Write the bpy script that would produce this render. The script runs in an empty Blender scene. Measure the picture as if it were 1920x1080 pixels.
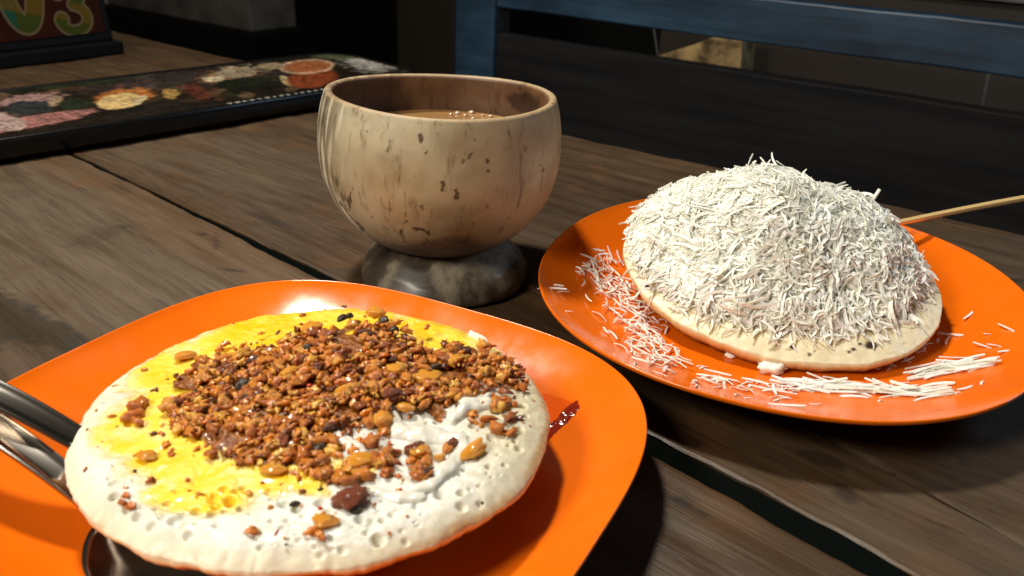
import bpy, bmesh, math, random
import numpy as np
from mathutils import Vector, Matrix, noise as mn

sc = bpy.context.scene
COL = sc.collection
rnd = random.Random(7)
rg = np.random.default_rng(7)

# ------------------------------------------------------------------ camera, world, lamps, exposure
FPX = 1600.0
PITCH, ROLL, CAMH = math.radians(25.0), math.radians(2.5), 0.185
_R = Vector((1, 0, 0)); _F = Vector((0, math.cos(PITCH), -math.sin(PITCH))); _U = _R.cross(_F)
R2 = _R * math.cos(ROLL) + _U * math.sin(ROLL)
U2 = _U * math.cos(ROLL) - _R * math.sin(ROLL)
CAM = Vector((0, 0, CAMH))
cd = bpy.data.cameras.new('camera'); cam = bpy.data.objects.new('camera', cd); COL.objects.link(cam)
cd.sensor_width = 36; cd.lens = 36 * FPX / 1920; cd.clip_start = 0.01; cd.clip_end = 50
m = Matrix((R2, U2, -_F)).transposed().to_4x4(); m.translation = CAM; cam.matrix_world = m
cd.dof.use_dof = True; cd.dof.focus_distance = 0.38; cd.dof.aperture_fstop = 17
sc.camera = cam

w = bpy.data.worlds.new('World'); sc.world = w; w.use_nodes = True
bg = w.node_tree.nodes['Background']; bg.inputs[0].default_value = (1.0, 0.82, 0.62, 1); bg.inputs[1].default_value = 0.035

def lamp(name, loc, target, size, power, col):
    l = bpy.data.lights.new(name, 'AREA'); l.shape = 'DISK'; l.size = size; l.energy = power; l.color = col
    o = bpy.data.objects.new(name, l); COL.objects.link(o); o.location = loc
    o.rotation_euler = (Vector(target) - Vector(loc)).to_track_quat('-Z', 'Y').to_euler()
    return o
lamp('ceiling_lamp', (-0.30, 0.62, 1.00), (-0.02, 0.28, 0), 0.13, 12.5, (1.0, 0.92, 0.79))
lamp('room_lamp', (-0.68, -0.20, 0.72), (0.02, 0.36, 0.05), 0.32, 10.0, (1.0, 0.90, 0.74))
lamp('window_glow', (0.80, 0.56, 0.40), (0.56, 0.78, 0.07), 0.16, 1.5, (0.50, 0.74, 1.0))
sc.cycles.max_bounces = 16; sc.cycles.diffuse_bounces = 10
sc.view_settings.view_transform = 'Standard'; sc.view_settings.look = 'None'
sc.view_settings.exposure = 0.0; sc.view_settings.gamma = 1.0

# ------------------------------------------------------------------ helpers
def ray(px, py): return _F + R2 * ((px - 960) / FPX) + U2 * ((540 - py) / FPX)
def G(px, py, z=0.0):
    d = ray(px, py); return CAM + d * ((z - CAMH) / d.z)
def onpl(px, py, P0, N):
    d = ray(px, py); return CAM + d * ((P0 - CAM).dot(N) / d.dot(N))
_r2 = np.array(R2); _u2 = np.array(U2); _f = np.array(_F); _c = np.array(CAM)
def proj(V):
    v = V - _c; q = v @ _f
    return 960 + FPX * (v @ _r2) / q, 540 - FPX * (v @ _u2) / q

def link(name, me, mat=None, parent=None, smooth=True, kind=None):
    o = bpy.data.objects.new(name, me); COL.objects.link(o)
    if mat is not None and not me.materials: me.materials.append(mat)
    if parent is not None: o.parent = parent
    if smooth and len(me.polygons): me.polygons.foreach_set('use_smooth', [True] * len(me.polygons))
    if kind: o['kind'] = kind
    return o
def mesh(name, V, Fs):
    me = bpy.data.meshes.new(name); me.from_pydata([tuple(v) for v in V], [], Fs); me.update(); return me
def thing(name, label, cat, loc=(0, 0, 0), group=None):
    o = bpy.data.objects.new(name, None); COL.objects.link(o); o.location = loc; o.empty_display_size = .02
    o['label'] = label; o['category'] = cat
    if group: o['group'] = group
    return o
def tag(o, label, cat, group=None):
    o['label'] = label; o['category'] = cat
    if group: o['group'] = group
    return o
def put(o, T):   # move world-space vertices of a mesh under a parent with offset
    return o
def colattr(me, name, cols):
    a = me.color_attributes.new(name, 'FLOAT_COLOR', 'POINT')
    c = np.ones((len(me.vertices), 4), np.float32); c[:, :3] = cols
    a.data.foreach_set('color', c.ravel())
def fattr(me, name, vals):
    a = me.attributes.new(name, 'FLOAT', 'POINT'); a.data.foreach_set('value', np.asarray(vals, np.float32))
def fbm(P, s, o=3, seed=0.0):
    return np.array([mn.fractal(Vector((p[0] * s + seed, p[1] * s - seed, p[2] * s + 2 * seed)), 0.6, 2.1, o) for p in P])
def gridnoise(x, y, s, seed, lat=256):
    """fast 2-D value noise with numpy, about -1..1"""
    g = np.random.default_rng(seed).uniform(-1, 1, (lat, lat))
    u = (x * s) % (lat - 1); v = (y * s) % (lat - 1); i = np.minimum(u.astype(int), lat - 2); j = np.minimum(v.astype(int), lat - 2)
    a = u - i; b = v - j; a = a * a * (3 - 2 * a); b = b * b * (3 - 2 * b)
    return (g[i, j] * (1 - a) + g[i + 1, j] * a) * (1 - b) + (g[i, j + 1] * (1 - a) + g[i + 1, j + 1] * a) * b
def fn(x, y, s, seed, o=4):
    r = 0; amp = 1; t = 0
    for k in range(o):
        r = r + amp * gridnoise(x + 7.3 * k, y + 3.1 * k, s * 2 ** k, seed + k); t += amp; amp *= .55
    return r / t
def ss(a, b, x):
    t = np.clip((x - a) / (b - a), 0, 1); return t * t * (3 - 2 * t)
def box(bm, x0, x1, y0, y1, z0, z1, bev=0.0, seg=2):
    r = bmesh.ops.create_cube(bm, size=1)['verts']
    for v in r: v.co = Vector(((x0 + x1) / 2 + v.co.x * (x1 - x0), (y0 + y1) / 2 + v.co.y * (y1 - y0), (z0 + z1) / 2 + v.co.z * (z1 - z0)))
    if bev:
        es = list({e for v in r for e in v.link_edges})
        bmesh.ops.bevel(bm, geom=es, offset=bev, segments=seg, affect='EDGES', profile=.6)
def bmobj(name, bm, mat, parent=None, smooth=False, kind=None):
    me = bpy.data.meshes.new(name); bm.to_mesh(me); bm.free(); return link(name, me, mat, parent, smooth, kind)
def inpoly(px, py, poly):
    c = False; n = len(poly); j = n - 1
    for i in range(n):
        if (poly[i][1] > py) != (poly[j][1] > py) and px < (poly[j][0] - poly[i][0]) * (py - poly[i][1]) / (poly[j][1] - poly[i][1]) + poly[i][0]: c = not c
        j = i
    return c
def tube(path, rad, seg=10, cap=True, flat=1.0):
    V = []; Fs = []; n = len(path)
    up = Vector((0, 0, 1))
    for i, p in enumerate(path):
        p = Vector(p); t = (Vector(path[min(i + 1, n - 1)]) - Vector(path[max(i - 1, 0)])).normalized()
        s = t.cross(up).normalized() if abs(t.z) < .98 else Vector((1, 0, 0)); u = s.cross(t)
        r = rad[i] if isinstance(rad, (list, tuple)) else rad
        for k in range(seg):
            a = 2 * math.pi * k / seg; V.append(p + s * (r * math.cos(a)) + u * (r * flat * math.sin(a)))
    for i in range(n - 1):
        for k in range(seg):
            Fs.append((i * seg + k, i * seg + (k + 1) % seg, (i + 1) * seg + (k + 1) % seg, (i + 1) * seg + k))
    if cap: Fs.append(tuple(range(seg))[::-1]); Fs.append(tuple((n - 1) * seg + k for k in range(seg)))
    return V, Fs

# ------------------------------------------------------------------ materials
def mat(name, base=(.5, .5, .5), rough=.5, metal=0, coat=0, sss=0, sssr=(.01, .006, .003), spec=.5, coatr=.1):
    M = bpy.data.materials.new(name); M.use_nodes = True; b = M.node_tree.nodes['Principled BSDF']
    b.inputs['Base Color'].default_value = (*base, 1); b.inputs['Roughness'].default_value = rough; b.inputs['Metallic'].default_value = metal
    b.inputs['Coat Weight'].default_value = coat; b.inputs['Coat Roughness'].default_value = coatr
    b.inputs['Specular IOR Level'].default_value = spec
    if sss:
        b.inputs['Subsurface Weight'].default_value = sss; b.inputs['Subsurface Radius'].default_value = sssr; b.inputs['Subsurface Scale'].default_value = 1.0
    return M, M.node_tree, b
def N(nt, t, **kw):
    n = nt.nodes.new(t)
    for k, v in kw.items():
        if k in n.inputs: n.inputs[k].default_value = v
        else: setattr(n, k, v)
    return n
def noiseN(nt, scale, detail=4, rough=.55, vec=None, mapscale=None, rot=None):
    n = nt.nodes.new('ShaderNodeTexNoise'); n.inputs['Scale'].default_value = scale; n.inputs['Detail'].default_value = detail; n.inputs['Roughness'].default_value = rough
    tc = nt.nodes.new('ShaderNodeTexCoord'); mp = nt.nodes.new('ShaderNodeMapping')
    if mapscale: mp.inputs['Scale'].default_value = mapscale
    if rot: mp.inputs['Rotation'].default_value = rot
    nt.links.new(tc.outputs['Object'], mp.inputs[0]); nt.links.new(mp.outputs[0], n.inputs['Vector'])
    return n
def rampN(nt, src, stops):
    r = nt.nodes.new('ShaderNodeValToRGB'); e = r.color_ramp.elements
    while len(e) < len(stops): e.new(.5)
    for k, (p, c) in enumerate(stops):
        e[k].position = p; e[k].color = (*c, 1) if len(c) == 3 else c
    nt.links.new(src, r.inputs[0]); return r
def mixN(nt, fac, a, b, mode='MIX'):
    n = nt.nodes.new('ShaderNodeMix'); n.data_type = 'RGBA'; n.blend_type = mode
    for s, v in ((0, fac), (6, a), (7, b)):
        if hasattr(v, 'links') or hasattr(v, 'is_linked'): nt.links.new(v, n.inputs[s])
        elif isinstance(v, (int, float)): n.inputs[s].default_value = v
        else: n.inputs[s].default_value = (*v, 1)
    return n.outputs[2]
def bumpN(nt, b, src, strength=.3, dist=.001):
    n = nt.nodes.new('ShaderNodeBump'); n.inputs['Strength'].default_value = strength; n.inputs['Distance'].default_value = dist
    nt.links.new(src, n.inputs['Height']); nt.links.new(n.outputs[0], b.inputs['Normal']); return n
def attrN(nt, name):
    n = nt.nodes.new('ShaderNodeAttribute'); n.attribute_name = name; return n
def mrange(nt, src, a, b, c, d):
    n = nt.nodes.new('ShaderNodeMapRange'); n.inputs[1].default_value = a; n.inputs[2].default_value = b; n.inputs[3].default_value = c; n.inputs[4].default_value = d
    nt.links.new(src, n.inputs[0]); return n.outputs[0]

# table wood: local X runs along the boards
M_WOOD, nt, b = mat('weathered_wood', rough=.5)
g1 = noiseN(nt, 90, 7, .65, mapscale=(.09, 1, 1)); g2 = noiseN(nt, 14, 5, .6, mapscale=(.55, 1, 1)); g3 = noiseN(nt, 520, 4, .7, mapscale=(.05, 1, 1))
c1 = rampN(nt, g2.outputs[0], [(.3, (.042, .023, .010)), (.5, (.060, .035, .017)), (.7, (.082, .051, .026))])
c2 = rampN(nt, g1.outputs[0], [(.30, (.72, .68, .63)), (.55, (1, 1, 1)), (.75, (1.15, 1.12, 1.08))])
c3 = rampN(nt, g3.outputs[0], [(.3, (.74, .71, .67)), (.52, (1, 1, 1)), (.75, (1.15, 1.13, 1.1))])
o = mixN(nt, 1.0, mixN(nt, 1.0, c1.outputs[0], c2.outputs[0], 'MULTIPLY'), c3.outputs[0], 'MULTIPLY')
fk = noiseN(nt, 330, 5, .75, mapscale=(.14, 1, 1)); fr_ = rampN(nt, fk.outputs[0], [(0, (1, 1, 1)), (.60, (1, 1, 1)), (.68, (.50, .44, .38))])
o = mixN(nt, 1.0, o, fr_.outputs[0], 'MULTIPLY')
gr = attrN(nt, 'grey'); st = attrN(nt, 'stain'); da = attrN(nt, 'dark'); og = attrN(nt, 'ochre')
o = mixN(nt, gr.outputs['Fac'], o, mixN(nt, 1.0, mixN(nt, 1.0, (.108, .082, .055), c2.outputs[0], 'MULTIPLY'), mixN(nt, 1.0, c3.outputs[0], fr_.outputs[0], 'MULTIPLY'), 'MULTIPLY'))
o = mixN(nt, og.outputs['Fac'], o, mixN(nt, 1.0, (.105, .052, .021), c2.outputs[0], 'MULTIPLY'))
o = mixN(nt, st.outputs['Fac'], o, (.024, .015, .005))
o = mixN(nt, da.outputs['Fac'], o, (.018, .012, .009))
nt.links.new(o, b.inputs['Base Color'])
nt.links.new(mrange(nt, g1.outputs[0], .3, .7, .36, .58), b.inputs['Roughness'])
mh = nt.nodes.new('ShaderNodeMath'); mh.operation = 'ADD'; nt.links.new(g1.outputs[0], mh.inputs[0]); nt.links.new(g3.outputs[0], mh.inputs[1]); bumpN(nt, b, mh.outputs[0], .4, .0010)

M_DARKG, nt, b = mat('dark_green_gap', (.0020, .0032, .0028), .95, spec=.03)
M_ORANGE, nt, b = mat('orange_melamine', (.88, .135, .003), .2, coat=.0, coatr=.06)
n = noiseN(nt, 25, 3); nt.links.new(rampN(nt, n.outputs[0], [(.35, (.76, .135, .003)), (.65, (.82, .155, .004))]).outputs[0], b.inputs['Base Color'])
n2 = noiseN(nt, 60, 4); n3 = noiseN(nt, 8, 5, .7); am = nt.nodes.new('ShaderNodeMath'); am.operation = 'ADD'; nt.links.new(mrange(nt, n2.outputs[0], .3, .7, .10, .20), am.inputs[0]); nt.links.new(mrange(nt, n3.outputs[0], .5, .65, 0, .16), am.inputs[1]); nt.links.new(am.outputs[0], b.inputs['Roughness'])
n4 = noiseN(nt, 140, 2, .5); bumpN(nt, b, n4.outputs[0], .05, .0006)
M_PANC, nt, b = mat('pancake_crumb', (.8, .78, .7), .45, sss=.35, sssr=(.006, .004, .002))
a = attrN(nt, 'col'); nt.links.new(a.outputs['Color'], b.inputs['Base Color'])
n = noiseN(nt, 420, 4, .6); bumpN(nt, b, n.outputs[0], .35, .0008)
n = noiseN(nt, 90, 3); nt.links.new(mrange(nt, n.outputs[0], .35, .65, .28, .6), b.inputs['Roughness'])
M_EGGW, nt, b = mat('glossy_egg_white', (.74, .73, .66), .18, coat=.5, sss=.3, sssr=(.004, .003, .002))
n = noiseN(nt, 150, 3); bumpN(nt, b, n.outputs[0], .25, .0008)

def random_fac(nt):
    oi = nt.nodes.new('ShaderNodeObjectInfo'); ge = nt.nodes.new('ShaderNodeNewGeometry')
    ad = nt.nodes.new('ShaderNodeMath'); ad.operation = 'ADD'; nt.links.new(oi.outputs['Random'], ad.inputs[0]); nt.links.new(ge.outputs['Random Per Island'], ad.inputs[1])
    fr = nt.nodes.new('ShaderNodeMath'); fr.operation = 'FRACT'; nt.links.new(ad.outputs[0], fr.inputs[0]); return fr.outputs[0]
M_MINCE, nt, b = mat('fried_mince', (.4, .15, .04), .36, coat=.5, coatr=.14, sss=.5, sssr=(.003, .0012, .0005))
rf = random_fac(nt)
c = rampN(nt, rf, [(0, (.07, .016, .003)), (.07, (.24, .055, .006)), (.28, (.46, .125, .010)), (.6, (.68, .24, .020)), (.8, (.54, .16, .014)), (1, (.85, .44, .07))])
n = noiseN(nt, 420, 4, .65); c2 = rampN(nt, n.outputs[0], [(.3, (.58, .50, .42)), (.52, (.97, .97, .97)), (.7, (1.25, 1.3, 1.4))])
nt.links.new(mixN(nt, 1.0, c.outputs[0], c2.outputs[0], 'MULTIPLY'), b.inputs['Base Color']); bumpN(nt, b, n.outputs[0], .55, .0012)
M_AMBER, nt, b = mat('amber_slice', (.66, .27, .035), .26, coat=.4, sss=.6, sssr=(.005, .002, .0006))
n = noiseN(nt, 200, 4); nt.links.new(rampN(nt, n.outputs[0], [(.30, (.52, .17, .012)), (.6, (.80, .36, .03))]).outputs[0], b.inputs['Base Color']); bumpN(nt, b, n.outputs[0], .5, .0014)
M_MEAT, nt, b = mat('dark_red_meat', (.2, .05, .02), .4, coat=.2)
n = noiseN(nt, 350, 4); nt.links.new(rampN(nt, n.outputs[0], [(.3, (.10, .02, .008)), (.65, (.34, .09, .035))]).outputs[0], b.inputs['Base Color']); bumpN(nt, b, n.outputs[0], .7, .001)
M_CHAR, nt, b = mat('charred_bit', (.035, .022, .010), .45)
M_CHILI, nt, b = mat('chili_red', (.45, .03, .006), .3)
M_SHRED, nt, b = mat('white_shreds', (.9, .88, .8), .5, sss=.25, sssr=(.003, .0024, .0015))
rf = random_fac(nt); nt.links.new(rampN(nt, rf, [(0, (.88, .88, .76)), (.4, (.93, .945, .90)), (1, (.95, .965, .96))]).outputs[0], b.inputs['Base Color'])
tr = nt.nodes.new('ShaderNodeBsdfTranslucent'); tr.inputs[0].default_value = (.95, .93, .82, 1); mx_ = nt.nodes.new('ShaderNodeMixShader'); mx_.inputs[0].default_value = .15
nt.links.new(b.outputs[0], mx_.inputs[1]); nt.links.new(tr.outputs[0], mx_.inputs[2]); nt.links.new(mx_.outputs[0], nt.nodes['Material Output'].inputs[0])
M_HEAP, nt, b = mat('packed_shreds', (.90, .90, .82), .7, sss=.3, sssr=(.003, .0024, .0015))
M_REFL, nt, b = mat('red_reflection', (.22, .012, .002), .08, coat=.8, spec=.8)  # dark lower edge of the reflection painted on the nearer plate
M_STEEL, nt, b = mat('cutlery_steel', (.46, .43, .39), .2, metal=1)
M_GLINT, nt, b = mat('gold_glint_steel', (1.0, .74, .36), .32, metal=.55)  # golden glint of the handle put into its base colour
M_SHELL, nt, b = mat('polished_coconut_shell', (.5, .4, .25), .55, coat=.05, coatr=.3)
a = attrN(nt, 'col'); n = noiseN(nt, 45, 5, .6); n2 = noiseN(nt, 500, 3)
c = rampN(nt, n.outputs[0], [(.3, (.78, .74, .66)), (.55, (1, 1, 1)), (.7, (1.08, 1.06, 1.0))])
nv = noiseN(nt, 120, 5, .7, mapscale=(1, 1, .35)); sp = rampN(nt, nv.outputs[0], [(.0, (1, 1, 1)), (.69, (1, 1, 1)), (.75, (.42, .32, .22))])
nw = noiseN(nt, 210, 6, .7, mapscale=(1, 1, .16)); sw = rampN(nt, nw.outputs[0], [(0, (1, 1, 1)), (.55, (1, 1, 1)), (.66, (.50, .43, .34))])
nl = noiseN(nt, 16, 4, .6); sl = rampN(nt, nl.outputs[0], [(.35, (1.06, 1.06, 1.06)), (.52, (.90, .90, .90)), (.66, (.66, .67, .68))])
o = mixN(nt, 1.0, mixN(nt, 1.0, a.outputs['Color'], c.outputs[0], 'MULTIPLY'), sp.outputs[0], 'MULTIPLY')
o = mixN(nt, 1.0, mixN(nt, 1.0, o, sw.outputs[0], 'MULTIPLY'), sl.outputs[0], 'MULTIPLY')
nt.links.new(o, b.inputs['Base Color']); bumpN(nt, b, n2.outputs[0], .12, .0006)
M_SHELLD, nt, b = mat('dark_shell_foot', (.1, .08, .06), .42, coat=.15, coatr=.2)
nz = noiseN(nt, 26, 5, .6, mapscale=(1, 1, .3))
nt.links.new(rampN(nt, nz.outputs[0], [(.36, (.012, .009, .007)), (.48, (.06, .044, .03)), (.58, (.26, .22, .16)), (.68, (.05, .036, .025))]).outputs[0], b.inputs['Base Color'])
M_COFFEE, nt, b = mat('milky_drink', (.30, .165, .065), .10, coat=.3)
M_BUBBLE, nt, b = mat('bubble_film', (.6, .45, .3), .04, spec=1.0, coat=1)
M_BLACK, nt, b = mat('black_laminate', (.003, .003, .003), .5, spec=.15)
M_PRINT, nt, b = mat('glossy_print', (.1, .1, .1), .32, spec=.25)
a = attrN(nt, 'col'); nt.links.new(a.outputs['Color'], b.inputs['Base Color'])
M_BLUE, nt, b = mat('blue_toned_wood', (.02, .05, .09), .36)  # dark blue tones, streaked along the grain
n = noiseN(nt, 70, 5, .65, mapscale=(.05, 1, 1)); n2 = noiseN(nt, 14, 3, .6, mapscale=(.4, 1, 1))
c = rampN(nt, n.outputs[0], [(.3, (.5, .5, .5)), (.6, (1, 1, 1)), (.75, (1.5, 1.45, 1.35))])
nt.links.new(mixN(nt, 1.0, rampN(nt, n2.outputs[0], [(.35, (.008, .020, .040)), (.65, (.024, .058, .105))]).outputs[0], c.outputs[0], 'MULTIPLY'), b.inputs['Base Color']); bumpN(nt, b, n.outputs[0], .4, .001)
M_RAILD, nt, b = mat('dark_stained_wood', (.02, .02, .02), .65, spec=.12)
n = noiseN(nt, 60, 5, .65, mapscale=(.06, 1, 1)); nt.links.new(rampN(nt, n.outputs[0], [(.3, (.004, .0045, .0065)), (.65, (.013, .0125, .013))]).outputs[0], b.inputs['Base Color']); bumpN(nt, b, n.outputs[0], .4, .001)
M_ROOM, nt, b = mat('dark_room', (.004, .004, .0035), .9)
M_PALE, nt, b = mat('pale_cloth', (.20, .18, .16), .8)
n = noiseN(nt, 12, 3); nt.links.new(rampN(nt, n.outputs[0], [(.35, (.045, .040, .036)), (.65, (.10, .094, .088))]).outputs[0], b.inputs['Base Color'])
M_TAN, nt, b = mat('tan_paper', (.45, .32, .16), .4)
n = noiseN(nt, 30, 4, .6); nt.links.new(rampN(nt, n.outputs[0], [(.35, (.10, .065, .035)), (.62, (.55, .38, .17))]).outputs[0], b.inputs['Base Color'])
M_BROWNW, nt, b = mat('brown_wall', (.018, .011, .006), .7)

# ------------------------------------------------------------------ setting: floor and wall
TD = Vector((.811, -.584, 0)).normalized(); ND = Vector((-TD.y, TD.x, 0))      # along / away from the back edge of the table
BE = Vector((.3251, .515, 0))
def frame_empty(o, org, xdir):
    o.location = org; o.rotation_euler = (0, 0, math.atan2(xdir.y, xdir.x))
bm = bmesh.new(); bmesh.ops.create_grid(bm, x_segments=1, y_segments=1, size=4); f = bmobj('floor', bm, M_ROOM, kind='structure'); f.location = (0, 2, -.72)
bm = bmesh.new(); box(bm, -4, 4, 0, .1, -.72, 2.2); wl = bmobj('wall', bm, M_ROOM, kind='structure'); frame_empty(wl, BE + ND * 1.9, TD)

# ------------------------------------------------------------------ table
table = thing('wooden_table', 'weathered brown plank table with dark gaps between its boards', 'table')
sa, sb = G(138, 289), G(1680, 1080)
SD = (sb - sa).normalized()
def polyline(pts, z=0): return [G(x, y, z) for x, y in pts]
def extend(pl, a, bq):
    d0 = (pl[0] - pl[1]).normalized(); d1 = (pl[-1] - pl[-2]).normalized()
    return [pl[0] + d0 * a] + pl + [pl[-1] + d1 * bq]
seam_up = extend(polyline([(140, 287), (300, 362), (459, 438), (600, 505), (1215, 810), (1627, 1018), (1725, 1080)]), .5, .35)
seam_lo = extend(polyline([(137, 291), (300, 368), (459, 450), (600, 521), (1222, 850), (1643, 1080)]), .5, .35)
back = extend(polyline([(217, 58), (1054, 250), (1920, 437)]), .06, .3)
front = [p - Vector((.66, .75, 0)) * .55 for p in seam_lo]
def resample(pl, n, wob=0, seed=0, s=40):
    L = [0]
    for i in range(1, len(pl)): L.append(L[-1] + (pl[i] - pl[i - 1]).length)
    out = []
    for k in range(n):
        t = L[-1] * k / (n - 1); i = 1
        while i < len(L) - 1 and L[i] < t: i += 1
        q = (t - L[i - 1]) / (L[i] - L[i - 1]); p = pl[i - 1].lerp(pl[i], q)
        d = (pl[i] - pl[i - 1]).normalized(); nn = Vector((-d.y, d.x, 0))
        if wob: p = p + nn * (wob * mn.fractal(Vector((t * s, seed, 0)), .6, 2.0, 3))
        out.append(p)
    return out
def plank(lo, up, nu, nv, th, stain_sheen_fn=None):
    """board between two long edges; vertices stored in a frame whose X runs along the board"""
    org = lo[0].copy(); ang = math.atan2((lo[-1] - lo[0]).y, (lo[-1] - lo[0]).x)
    Rm = Matrix.Rotation(-ang, 3, 'Z')
    A = np.array([list(p) for p in lo]); B = np.array([list(p) for p in up])
    vs = np.linspace(0, 1, nv); W = np.array([(B[k] - A[k]) for k in range(nu)])
    P = A[:, None, :] + W[:, None, :] * vs[None, :, None]
    X, Y = P[..., 0], P[..., 1]
    wid = np.linalg.norm(W, axis=1)[:, None]; ed = np.minimum(vs[None, :], 1 - vs[None, :]) * wid
    c_, s_ = math.cos(-ang), math.sin(-ang)
    lx = X * c_ - Y * s_; ly = X * s_ + Y * c_
    Z = .0006 * gridnoise(lx * .25 + 5, ly, 120, 3) + .0006 * gridnoise(lx, ly, 25, 5) - .0007 * (1 - ss(0, .0012, ed)) * (1 + .6 * gridnoise(lx, ly * .1, 90, 8)) - .0008
    P[..., 2] = Z
    V = P.reshape(-1, 3); nTop = len(V)
    Fs = []
    for i in range(nu - 1):
        r0 = i * nv; r1 = (i + 1) * nv
        Fs += [(r0 + j, r1 + j, r1 + j + 1, r0 + j + 1) for j in range(nv - 1)]
    rim = [i * nv for i in range(nu)] + [(nu - 1) * nv + j for j in range(1, nv)] + [i * nv + nv - 1 for i in range(nu - 2, -1, -1)] + [j for j in range(nv - 2, 0, -1)]
    low = V[rim].copy(); low[:, 2] = -th; V2 = np.vstack([V, low]); n = len(rim)
    Fs += [(rim[k], nTop + k, nTop + (k + 1) % n, rim[(k + 1) % n]) for k in range(n)]
    Fs.append(tuple(nTop + k for k in range(n))[::-1])
    Q = V2 - np.array(org); Q = Q @ np.array(Rm).T
    me = mesh('plank', Q, Fs)
    nS = len(Fs) - n - 1
    px, py = proj(V2)
    at = stain_sheen_fn(px, py, V2[:, 0], V2[:, 1], np.append(lx.ravel(), lx.ravel()[rim]), np.append(ly.ravel(), ly.ravel()[rim]))
    for k, v in at.items(): fattr(me, k, np.clip(v, 0, 1))
    ob = link('plank', me, M_WOOD, table, smooth=True); me.polygons.foreach_set('use_smooth', [True] * nS + [False] * (n + 1)); rs_ = set(rim); ev_ = np.empty(len(me.edges) * 2, int); me.edges.foreach_get('vertices', ev_); inr = np.zeros(len(V2), bool); inr[rim] = True; at_ = me.attributes.new('sharp_edge', 'BOOLEAN', 'EDGE'); at_.data.foreach_set('value', inr[ev_].reshape(-1, 2).all(1)); ob.location = org; ob.rotation_euler = (0, 0, ang)
    return ob
def blob(px, py, cx, cy, rx, ry, rot=0):
    a = math.radians(rot); dx = px - cx; dy = py - cy; u = dx * math.cos(a) + dy * math.sin(a); v = -dx * math.sin(a) + dy * math.cos(a)
    return np.sqrt((u / rx) ** 2 + (v / ry) ** 2)
def stain_sheenA(px, py, x, y, lx, ly):
    nz = fn(x, y, 70, 11); nf = fn(x, y, 260, 21)
    grey = .75 * (1 - ss(.5, 1.25, blob(px, py, 250, 480, 420, 210, 20) + .35 * nz)) + .15 * (nz > 9)  # grey paints the hazy sheen and lighter left of the table
    d = np.minimum(blob(px, py, 20, 600, 120, 34, 16), np.minimum(blob(px, py, 120, 635, 72, 26, 32), blob(px, py, -40, 600, 90, 60))) + .28 * nf
    stain = .95 * (1 - ss(.8, 1.0, d)); edge = .5 * (ss(.72, .88, d) * (1 - ss(.95, 1.08, d)))
    dk = edge * (px < 400)
    for cx, cy, rx, ry, rot in ((58, 577, 16, 9, 20), (78, 527, 10, 4, 40), (140, 652, 12, 14, 10), (232, 425, 9, 3, 0), (378, 438, 10, 3, 20), (405, 455, 3, 16, 0), (438, 507, 30, 2, 8), (215, 613, 6, 4, 0), (1285, 945, 22, 8, 25), (1320, 965, 14, 6, 25), (1245, 933, 30, 3, 28)):
        dk = np.maximum(dk, .8 * (1 - ss(.6, 1.3, blob(px, py, cx, cy, rx, ry, rot) + .5 * nf)))
    dk = np.maximum(dk, .30 * (1 - ss(.5, 1.2, blob(px, py, 190, 440, 75, 14, -17) + .4 * nf)))
    gl = np.abs(ly * 90 + 1.2 * fn(lx * .3, ly, 40, 31)) % 1
    ln = fn(lx * .05, ly, 330, 41, 2); dk = np.maximum(dk, .55 * ss(.55, .8, ln))
    och = .55 * (1 - ss(.4, 1.3, blob(px, py, 400, 460, 300, 50, 27) + .5 * nz)) + .35 * (1 - ss(.4, 1.2, blob(px, py, 120, 310, 120, 30, 20) + .5 * nz)) + .4 * (1 - ss(.4, 1.4, blob(px, py, 1330, 940, 160, 50, 30) + .5 * nz))
    return dict(grey=grey, stain=stain * (px < 400), dark=dk, ochre=och)
def stain_sheenB(px, py, x, y, lx, ly):
    nz = fn(x, y, 50, 12); nf = fn(x, y, 240, 22)
    grey = .5 * (1 - ss(.4, 1.3, blob(px, py, 420, 300, 300, 70, 10) + .4 * nz)) + .35 * ss(1100, 1800, px) * ss(350, 500, py)  # left blob carries the painted sheen onto this board
    dk = np.zeros_like(px)
    for cx, cy, rx, ry, rot in ((1308, 832, 12, 7, 10), (1805, 868, 12, 6, 30), (1585, 930, 26, 16, 40), (1878, 937, 6, 3, 0), (1540, 860, 60, 12, 20), (500, 410, 60, 8, 20)):
        dk = np.maximum(dk, .7 * (1 - ss(.5, 1.3, blob(px, py, cx, cy, rx, ry, rot) + .5 * nf)))
    dk = np.maximum(dk, .25 * (1 - ss(.3, 1.2, blob(px, py, 470, 400, 140, 30, 22) + .5 * nf)))
    ln = fn(lx * .05, ly, 300, 42, 2); dk = np.maximum(dk, .5 * ss(.55, .8, ln))
    och = .45 * ss(.1, .6, nz)
    return dict(grey=grey, stain=np.zeros_like(px), dark=dk, ochre=och)
NU = 620
plank(resample(front, NU), resample(seam_lo, NU, .0009, 1.3), NU, 240, .030, stain_sheenA)
# the narrow crack opens towards the right: boards two and three meet along it
crack_lo = extend(polyline([(690, 440), (900, 500), (1300, 668), (1560, 822), (1740, 922), (1912, 1014)]), .7, .30)
crack_up = extend(polyline([(690, 439.6), (900, 499.3), (1300, 665.5), (1560, 816), (1740, 917), (1914, 1009)]), .7, .30)
plank(resample(seam_up, NU, .0009, 4.3), resample(crack_lo, NU, .0003, 9.1), NU, 110, .030, stain_sheenB)
plank(resample(crack_up, NU, .0003, 9.1), resample(back, NU, .0006, 6.6), NU, 170, .030, stain_sheenB)
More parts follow.
